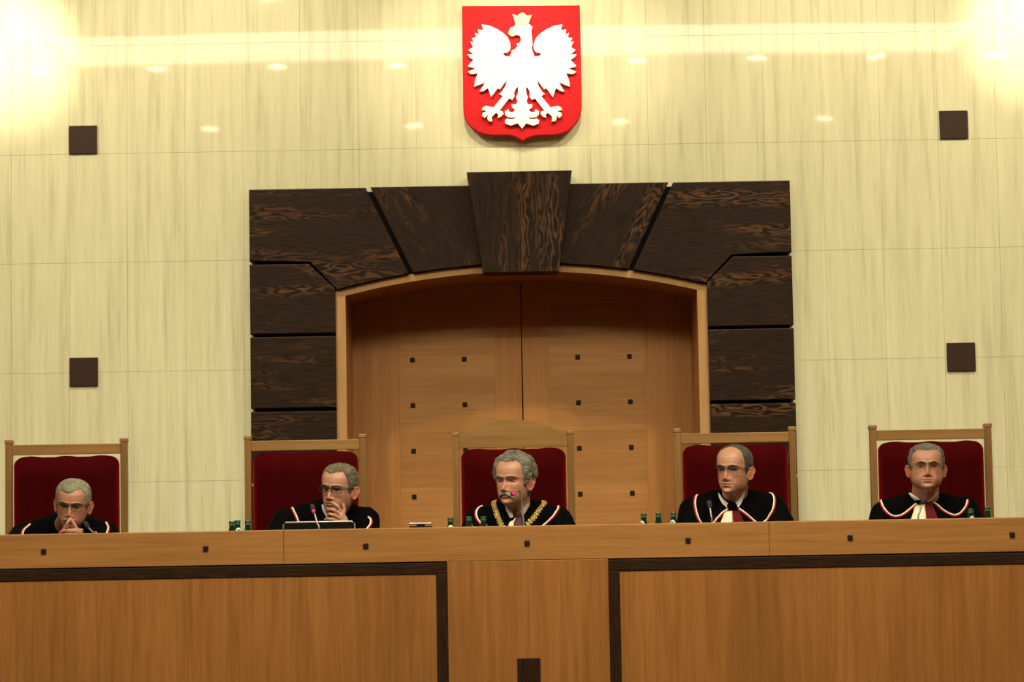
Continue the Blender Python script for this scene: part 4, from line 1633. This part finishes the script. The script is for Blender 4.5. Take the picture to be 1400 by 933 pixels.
def hands_chin(bm, tv):
    """one hand at the mouth, fingers bent; the other lies on the worktop"""
    Y0 = 11.845
    A = lambda px, py, dy=0.0: at(px, py, Y0 + dy)
    ellipsoid(bm, A(466.5, 707, 0.01), (0.021, 0.026, 0.036), Matrix.Rotation(math.radians(-16), 3, 'Y'))
    capsule(bm, A(468, 711, 0.012), A(473.5, 724, 0.012), 0.026, 0.027)
    finger(bm, [A(466.5, 701.5, 0.0), A(462.0, 692.8, -0.012), A(457.4, 689.6, -0.008), A(453.6, 687.6, 0.004)], 0.0094, 0.0070)
    finger(bm, [A(464.0, 704.5, -0.006), A(457.5, 698.4, -0.024), A(453.0, 697.0, -0.018), A(450.0, 698.2, 0.0)], 0.0094, 0.0076)
    finger(bm, [A(463.0, 709.0, -0.006), A(455.5, 704.6, -0.028), A(451.0, 703.4, -0.022), A(448.4, 705.2, -0.002)], 0.0092, 0.0074)
    finger(bm, [A(462.5, 713.5, -0.004), A(454.0, 710.4, -0.026), A(448.5, 709.6, -0.022), A(444.8, 711.0, -0.004)], 0.0084, 0.0068)
    finger(bm, [A(469.0, 705.0, 0.02), A(470.8, 697.0, 0.018), A(469.5, 690.5, 0.014)], 0.0105, 0.0080)
    resting_hand(bm, tv(-0.32, -0.42, 0.775), -1, DESK)


def hair_line(front, temple, side, ear=0.128, nape=0.045, burn=0.088):
    return [(0, front), (22, front + temple * 0.6), (38, front + temple), (50, side), (58, 0.130), (64, burn + 0.006), (78, burn), (84, ear), (100, ear), (112, 0.07), (130, nape + 0.008), (180, nape)]


ON_BENCH = 'seated at the bench'
J1 = dict(head=(99.5, 690.0), hY=11.80, yaw=-1, pitch=-10, roll=5, scale=1.0, torso=93.5, tY=12.05, sh=-0.005, lean=0.06, wide=1.02, jaw=0.06, cheek=0.003, lid=1.0, skin=SK1,
          brow_mat=BROW_D, brow=0.0036,
          label='person with silver hair, thin spectacles and moustache, eyes lowered, hands clasped at the mouth',
          hair=dict(mat=HAIR1, mat2=STACHE, line=hair_line(0.186, 0.006, 0.165, burn=0.092), soft=0.010, rough=0.0016, fine=0.7,
                    part=lambda X, Z, an: -0.013 * np.exp(-((X + 0.016) / 0.022) ** 2) * (an < 60) + 0.004 * np.exp(-((X - 0.03) / 0.015) ** 2) * (an < 60),
                    thick=lambda an, Z, X: 0.0045 + 0.004 * smoothstep(.17, .21, Z) + 0.003 * smoothstep(60, 100, an)),
          moustache=dict(w=0.030, drop=0.013, r=0.0056),
          glasses=dict(w=0.047, h=0.030, rim='full', r=0.0009, tr=0.0026, mat=M['rim_dark'], y=-0.101),
          elbows=[(-0.235, -0.40, 0.81), (0.235, -0.40, 0.81)], wrists=[(-0.052, -0.355, 0.945), (0.086, -0.355, 0.945)],
          hands=hands_clasped, handc=tuple(at(97, 725, 11.66)),
          piping=[[(43, 718), (38, 724), (36.5, 731), (39, 742), (46, 752)], [(146, 716), (150, 722), (151, 729), (150, 740), (144, 751)]],
          shirt=[[[(77.5, 717), (79, 723), (84, 733)], [(80, 717), (83.5, 724), (88, 733)]]],
          shirt_mat=M['shirt_blue'])
J2 = dict(head=(463.5, 669.0), hY=11.95, yaw=23, pitch=-3, roll=6, scale=1.02, torso=446, tY=12.10, sh=0.042, lean=0.03, neckx=0.03, wide=1.0, jaw=0.04, lid=0.45, gaze=12, skin=SK2,
          brow_mat=BROW_G,
          label='person with brown-grey hair and dark-framed spectacles resting the mouth on one hand behind the laptop',
          hair=dict(mat=HAIR2, mat2=HAIR2, line=hair_line(0.190, 0.010, 0.168, burn=0.095), soft=0.008, rough=0.0036,
                    part=lambda X, Z, an: -0.006 * np.exp(-((X + 0.02) / 0.02) ** 2) * (an < 60),
                    thick=lambda an, Z, X: 0.0035 + 0.006 * smoothstep(.175, .21, Z) + 0.002 * smoothstep(60, 100, an)),
          glasses=dict(w=0.050, h=0.027, rim='full', r=0.0019, tr=0.0024, mat=M['rim_dark'], y=-0.101, z=0.113),
          elbows=[(-0.29, -0.16, 0.82), (0.20, -0.30, 0.80)], wrists=[(-0.32, -0.42, 0.775), (0.098, -0.245, 0.985)],
          hands=hands_chin, handc=tuple(at(458, 701, 11.84)),
          piping=[[(399.5, 695.5), (402.5, 700), (405.5, 705.5), (408.5, 712), (413, 723)], [(504, 708), (507.2, 712), (507.0, 718), (503.5, 724), (498, 732)]],
          shirt=[[[(436.5, 690), (438, 697), (443, 706), (446, 713)], [(438.5, 689), (442, 697), (446, 704), (450, 712)]]],
          shirt_mat=M['shirt_blue'])
J3 = dict(head=(702.5, 657.5), hY=12.03, yaw=27, pitch=-2, roll=2, scale=1.07, torso=708.5, sh=0.030, wide=1.0, jaw=0.05, cheek=0.003, lid=0.85, gaze=20, skin=SK2, nose=1.12,
          brow_mat=BROW_G, brow=0.0032,
          label='person with wavy grey hair and drooping moustache wearing a gold chain over the robe',
          hair=dict(mat=HAIR3, mat2=STACHE, line=hair_line(0.197, 0.006, 0.188, burn=0.085, nape=0.03), soft=0.014, rough=0.0065, fine=0.75,
                    thick=lambda an, Z, X: 0.008 + 0.003 * smoothstep(.18, .21, Z) + 0.014 * smoothstep(50, 85, an) * smoothstep(.09, .14, Z)),
          moustache=dict(w=0.036, drop=0.024, r=0.0074),
          piping=[[(659, 693.5), (653.5, 697), (651.3, 703), (653, 710), (657.5, 717), (664, 727)], [(763.5, 693.5), (762, 698), (756, 706.5), (748, 714), (740, 721), (730, 729)],
                  [(696, 724), (702, 714), (706, 708)]],
          shirt=[[[(690.5, 691), (691.5, 697), (695, 704), (697.5, 708.5)], [(693, 691), (697, 697), (702, 702.5), (704, 706)]],
                 [[(724.5, 684.5), (723, 692), (718.5, 701), (714.5, 705)], [(722.5, 687), (717, 693), (712.5, 698), (711, 702)]]],
          shirt_mat=M['shirt_pink'],
          bands=[('jabot', [(697, 713), (703, 710), (703, 735), (690, 735)], M['jabot_white'], 'cream jabot', 2),
                 ('necktie', [(703.0, 706), (713.0, 706), (715, 735), (701, 735)], M['tie'], 'maroon necktie', 0)],
          knot=('necktie_knot', 707.6, 705.5, 11.5, 13, M['tie'], 'maroon necktie knot'),
          chain=[[(677.5, 687), (675.5, 692), (678.5, 702), (683.5, 713), (689, 724), (697, 738), (705, 748)], [(743, 685.5), (744, 690.5), (737.5, 699), (729, 709.5), (720, 719.5), (712, 734), (706, 747)]])
J4 = dict(head=(1003.5, 643.5), hY=12.03, yaw=28, pitch=0, roll=2, scale=1.06, torso=1004, sh=0.066, wide=0.97, jaw=0.06, cheek=0.0015, lid=0.35, gaze=15, skin=SK2, nose=1.05,
          brow_mat=BROW_D, brow=0.0036,
          label='balding person with spectacles looking to the left, white and red jabot under the robe',
          hair=dict(mat=HAIR4, mat2=HAIR5, line=[(0, 0.2195), (20, 0.218), (38, 0.212), (50, 0.196), (58, 0.160), (64, 0.120), (70, 0.100), (78, 0.094), (84, 0.128), (100, 0.128), (112, 0.07), (130, 0.05), (180, 0.045)], soft=0.010, rough=0.0014,
                    thick=lambda an, Z, X: 0.003 + 0.005 * smoothstep(55, 85, an)),
          glasses=dict(w=0.052, h=0.030, rim='upper', r=0.0013, tr=0.0019, mat=M['rim_dark'], y=-0.101),
          piping=[[(955.5, 677.5), (952, 682), (950.8, 690), (952.5, 702), (955.5, 711), (961, 719)], [(1054.5, 673), (1057.8, 678), (1058.8, 685), (1056.5, 697), (1051.5, 706.5), (1044, 714), (1034, 720)],
                  [(970, 721), (977, 713.5), (986, 703), (994.5, 696.8)], [(1010, 696), (1018, 702), (1028, 710.5), (1036, 718)]],
          shirt=[[[(984.5, 673.5), (985.8, 681), (990, 689.5), (994.5, 694.5)], [(987.0, 675.5), (991, 682), (996, 686.5), (999.5, 690)]],
                 [[(1020.0, 671.5), (1018.5, 682), (1014.5, 689.5), (1011, 694)], [(1018, 674.5), (1013, 681.5), (1008, 686), (1005, 689.5)]]],
          shirt_mat=M['shirt'],
          bands=[('jabot', [(993, 698), (1002.3, 697), (1002.3, 735), (977, 735)], M['jabot_white'], 'cream half of the pleated jabot', 4),
                 ('jabot', [(1002.3, 697), (1011, 697), (1026, 735), (1002.3, 735)], M['jabot_red'], 'crimson half of the pleated jabot', 4)],
          knot=('bow_knot', 1002.3, 692.5, 14, 10, M['velvet_black'], 'black knot'))
J5 = dict(head=(1266.5, 640.5), hY=12.03, yaw=6, pitch=4, roll=1, scale=1.0, torso=1267, sh=0.036, bulk=1.02, wide=1.10, jaw=0.17, neck=1.10, cheek=0.005, lid=0.6, gaze=0, skin=SK1, jowl=True,
          brow_mat=BROW_D, brow=0.0034,
          label='person with short grey hair and thin spectacles, facing straight ahead at the right end',
          hair=dict(mat=HAIR5, mat2=HAIR5, line=hair_line(0.189, 0.006, 0.172, burn=0.095), soft=0.008, rough=0.0036,
                    thick=lambda an, Z, X: 0.003 + 0.006 * smoothstep(.175, .21, Z) + 0.001 * smoothstep(60, 90, an)),
          glasses=dict(w=0.050, h=0.026, rim='upper', r=0.0008, tr=0.0019, mat=M['rim_thin'], y=-0.101, z=0.109),
          piping=[[(1207.8, 685.5), (1208.2, 692), (1211.5, 699), (1218, 704.8), (1227, 705.7), (1237, 701.8), (1247, 694), (1256, 687)], [(1275.5, 686.5), (1283, 692), (1290, 698.6), (1298, 703), (1306, 704.4), (1314, 700.8), (1321, 692), (1324, 684.5)]],
          shirt=[[[(1249, 673.5), (1250, 678), (1254, 683), (1258, 686)], [(1251, 673), (1255, 678), (1260, 682), (1264, 686)]],
                 [[(1285.5, 672.5), (1284, 677.5), (1279, 683), (1275, 686)], [(1283, 673), (1278, 678.5), (1273, 682.5), (1269, 686)]]],
          shirt_mat=M['shirt'],
          bands=[('jabot', [(1256.5, 687), (1267.5, 687), (1267.5, 730), (1240, 730)], M['jabot_white'], 'cream half of the pleated jabot', 4),
                 ('jabot', [(1267.5, 687), (1277, 687), (1291, 730), (1267.5, 730)], M['jabot_red'], 'crimson half of the pleated jabot', 4)],
          knot=('bow_knot', 1262, 686.3, 16, 5.5, M['velvet_black'], 'black knot'))
for J in (J1, J2, J3, J4, J5):
    person(J)

# ------------------------------------------------------------------ things on the bench
MY = 11.42


def microphone(stem_px, head_a, head_b, label, lit, Y=MY, base_x=None):
    """gooseneck microphone: points of the stem and the two ends of the head, foam end last"""
    pts = [at(x, y, Y + dy) for x, y, dy in stem_px]
    base = Vector((pts[0].x if base_x is None else base_x, Y + 0.02, DESK))
    t = empty('gooseneck_microphone', base)
    tag(t, label, 'microphone', 'gooseneck microphones on the bench')
    bm = bmesh.new()
    lathe(bm, [(0.042, 0.0), (0.045, 0.004), (0.045, 0.020), (0.036, 0.032), (0.012, 0.036)], base, 28)
    obj('base', bm, M['black'], t, smooth=40)
    bm = bmesh.new()
    tube(bm, curve_path([base + Vector((0, 0, 0.03))] + pts, 40), 0.0040, 10)
    obj('gooseneck', bm, M['steel'], t, smooth=180)
    a, b_ = at(head_a[0], head_a[1], Y + head_a[2]), at(head_b[0], head_b[1], Y + head_b[2])
    d = (b_ - a).normalized()
    bm = bmesh.new()
    tube(bm, [a - d * 0.004, a, a + d * 0.006, a + d * 0.007], [0.006, 0.0085, 0.0085, 0.007], 16)
    obj('light_ring', bm, M['led'] if lit else M['led_off'], t, smooth=40, label='glowing red ring' if lit else None)
    bm = bmesh.new()
    L_ = (b_ - a).length
    tube(bm, [a + d * 0.007, a + d * 0.010, a + d * (L_ * 0.55), a + d * (L_ * 0.9), b_], [0.0075, 0.0105, 0.0115, 0.009, 0.004], 16)
    obj('foam_head', bm, M['foam'], t, smooth=180)


microphone([(133, 735, 0.0), (127, 728, 0.01), (121.5, 722.5, 0.03)], (120.2, 721.2, 0.035), (116.0, 714.5, 0.075), 'microphone in front of the person with clasped hands', False)
microphone([(436.5, 727, 0.0), (433.8, 716, 0.01), (430.0, 702.5, 0.03)], (428.8, 699.6, 0.035), (426.3, 690.5, 0.085), 'microphone with a glowing red ring rising in front of the laptop', True, Y=11.28)
microphone([(716, 722, 0.0), (715, 705, 0.0), (713.5, 688, 0.0), (711.2, 674, -0.01), (708.8, 670.8, -0.03), (705.5, 672.2, -0.05)], (702.2, 674.5, -0.06), (700.2, 676.0, 0.0), 'bent microphone with a glowing red ring in front of the moustached face', True)
microphone([(973.5, 716, 0.0), (972.3, 705, 0.005), (970.6, 695, 0.02)], (970.4, 693.4, 0.025), (969.4, 685.6, 0.07), 'unlit microphone in front of the balding person', False)
microphone([(1255.2, 712, 0.0), (1257.6, 700, 0.0), (1260.2, 690.5, 0.01)], (1261.0, 688.2, 0.02), (1264.0, 684.6, 0.075), 'unlit microphone in front of the pleated jabot at the right end', False)


def bottle(px, top_py, Y, label, turn=0.0):
    p = at(px, top_py, Y)
    H_ = p.z - DESK
    k = H_ / 0.27
    t = empty('water_bottle', (p.x, Y, DESK), turn)
    tag(t, label, 'bottle', 'green glass bottles on the bench')
    bm = bmesh.new()
    lathe(bm, [(r_, z_ * k) for r_, z_ in ((0.020, 0.004), (0.029, 0.0), (0.0315, 0.006), (0.0320, 0.02), (0.0320, 0.140), (0.0310, 0.158), (0.0270, 0.182), (0.0215, 0.206), (0.0172, 0.224), (0.0140, 0.238), (0.0120, 0.247), (0.0118, 0.254), (0.0128, 0.255), (0.0128, 0.257), (0.011, 0.258))], (0, 0, 0), 32)
    obj('glass_body', bm, M['glass'], t, local=True, smooth=50)
    bm = bmesh.new()
    lathe(bm, [(0.0128, H_ - 0.0190), (0.0132, H_ - 0.0180), (0.0132, H_ - 0.0132), (0.0128, H_ - 0.0126)], (0, 0, 0), 24)
    cap = bm
    obj('cap_skirt', cap, M['capband'], t, local=True, smooth=40)
    bm = bmesh.new()
    lathe(bm, [(0.0128, H_ - 0.0124), (0.0136, H_ - 0.0116), (0.0136, H_ - 0.002), (0.0124, H_)], (0, 0, 0), 24)
    obj('cap', bm, M['cap'], t, local=True, smooth=40, label='green screw cap')
    # oval neck label wrapped on the shoulder, and a body label
    bm = bmesh.new()
    def rad(z):
        return interp(z / k, [0.140, 0.158, 0.182, 0.206, 0.224, 0.238, 0.247], [0.0320, 0.0310, 0.0270, 0.0215, 0.0172, 0.0140, 0.0120])
    def oval(bm, s, lift, zc=H_ - 0.056, hh=0.024, aw=0.95):
        A, B = [], []
        for i in range(13):
            v = -1 + 2 * i / 12
            z = zc + hh * s * v
            wd = aw * s * math.sqrt(max(0.0, 1 - v * v)) + 1e-3
            A.append([Vector(((rad(z) + lift) * math.sin(wd * u), -(rad(z) + lift) * math.cos(wd * u), z)) for u in [-1 + 2 * j / 14 for j in range(15)]])
            B.append([Vector(((rad(z) + lift - 0.0006) * math.sin(wd * u), -(rad(z) + lift - 0.0006) * math.cos(wd * u), z)) for u in [-1 + 2 * j / 14 for j in range(15)]])
        grid_shell(bm, A, B)
    oval(bm, 1.0, 0.0010)
    lab = obj('neck_label', bm, M['paper'], t, local=True, smooth=60, label='pale oval neck label')
    bm = bmesh.new()
    oval(bm, 0.70, 0.0015)
    obj('label_field', bm, M['paper_green'], lab, local=True, smooth=60)
    bm = bmesh.new()
    lathe(bm, [(0.0322, 0.04), (0.0325, 0.041), (0.0325, 0.115), (0.0322, 0.116)], (0, 0, 0), 32, caps=False)
    obj('body_label', bm, M['paper'], t, local=True, smooth=60)


bottle(317.0, 713.2, 11.30, 'left bottle of the three beside the laptop, partly behind its neighbour', 1.9)
bottle(324.6, 711.8, 11.24, 'middle bottle of the three beside the laptop, its pale label showing', 0.45)
bottle(338.6, 712.4, 11.30, 'right bottle of the three, standing apart next to the chair post', 2.6)
bottle(615.8, 708.2, 11.28, 'bottle with a round label left of the middle chair', 0.05)
bottle(640.9, 706.8, 11.40, 'bottle before the black sleeve of the person with the gold chain', 2.4)
bottle(660.8, 706.6, 11.40, 'bottle in front of the robe piping of the person with the gold chain', 2.2)
bottle(879.9, 702.2, 11.30, 'leftmost bottle of the three near the balding person', -0.75)
bottle(900.2, 701.8, 11.30, 'middle bottle of the three near the balding person, no label showing', 2.7)
bottle(920.6, 701.2, 11.30, 'bottle of the three closest to the sleeve of the balding person', -0.45)
bottle(1327.0, 696.0, 11.42, 'bottle in front of the black sleeve at the right end, label showing', 0.25)
bottle(1350.2, 693.4, 11.34, 'bottle before the last chair post at the right end of the bench', 2.5)

# laptop
lx0, lx1 = at(387.3, 713, 11.42).x, at(484.6, 711.5, 11.42).x
lz = at(436, 712, 11.42).z
lp = empty('laptop', ((lx0 + lx1) / 2, 11.5, DESK))
tag(lp, 'open black laptop with a silver-edged lid in front of the person resting the mouth', 'laptop')
hw = (lx1 - lx0) / 2
bm = bmesh.new()
box(bm, -hw, hw, -0.02, 0.22, 0.004, 0.024, bev=0.004)
obj('keyboard_base', bm, M['black'], lp, local=True)
LH = lz - DESK - 0.024
bm = bmesh.new()
box(bm, -hw + 0.003, hw - 0.003, -0.006, 0.004, 0.0, LH - 0.003, bev=0.002)
Rl = Matrix.Translation((0, -0.012, 0.026)) @ Matrix.Rotation(math.radians(14), 4, 'X')
for v in bm.verts:
    v.co = Rl @ v.co
lid = obj('lid', bm, M['black'], lp, local=True)
bm = bmesh.new()
rail = [(-hw, 0), (-hw, LH - 0.012), (-hw + 0.012, LH), (hw - 0.012, LH), (hw, LH - 0.012), (hw, 0)]
tube(bm, [Rl @ Vector((x, -0.002, z)) for x, z in rail], 0.0032, 8)
obj('lid_edge', bm, M['silver'], lid, local=True, smooth=180, label='silver edge of the lid')
bm = bmesh.new()
box(bm, -hw + 0.012, hw - 0.012, 0.004, 0.0055, 0.012, LH - 0.012)
for v in bm.verts:
    v.co = Rl @ v.co
obj('screen', bm, mat('dim_screen', (0.02, 0.022, 0.03), 0.1), lid, local=True)

# flat desk device with a pale top
a, b_ = at(559.8, 716.5, 11.30), at(590.8, 716.0, 11.30)
zt, zb = at(575, 715.2, 11.30).z, at(575, 719.6, 11.30).z
dv = empty('desk_device', ((a.x + b_.x) / 2, 11.30, DESK))
tag(dv, 'small black desk device with a flat pale top, standing alone between laptop and bottles', 'desk device')
hw = (b_.x - a.x) / 2
bm = bmesh.new()
box(bm, -hw + 0.001, hw - 0.001, -0.035, 0.06, 0.0, zb - DESK, bev=0.003)
obj('case', bm, M['black'], dv, local=True)
bm = bmesh.new()
box(bm, -0.018, 0.018, -0.02, 0.03, zb - DESK, zt - DESK - 0.006, bev=0.001)
obj('neck', bm, M['black'], dv, local=True)
bm = bmesh.new()
box(bm, -hw, hw, -0.04, 0.065, zt - DESK - 0.0075, zt - DESK, bev=0.002)
obj('top_plate', bm, M['silver'], dv, local=True, label='pale flat top plate')
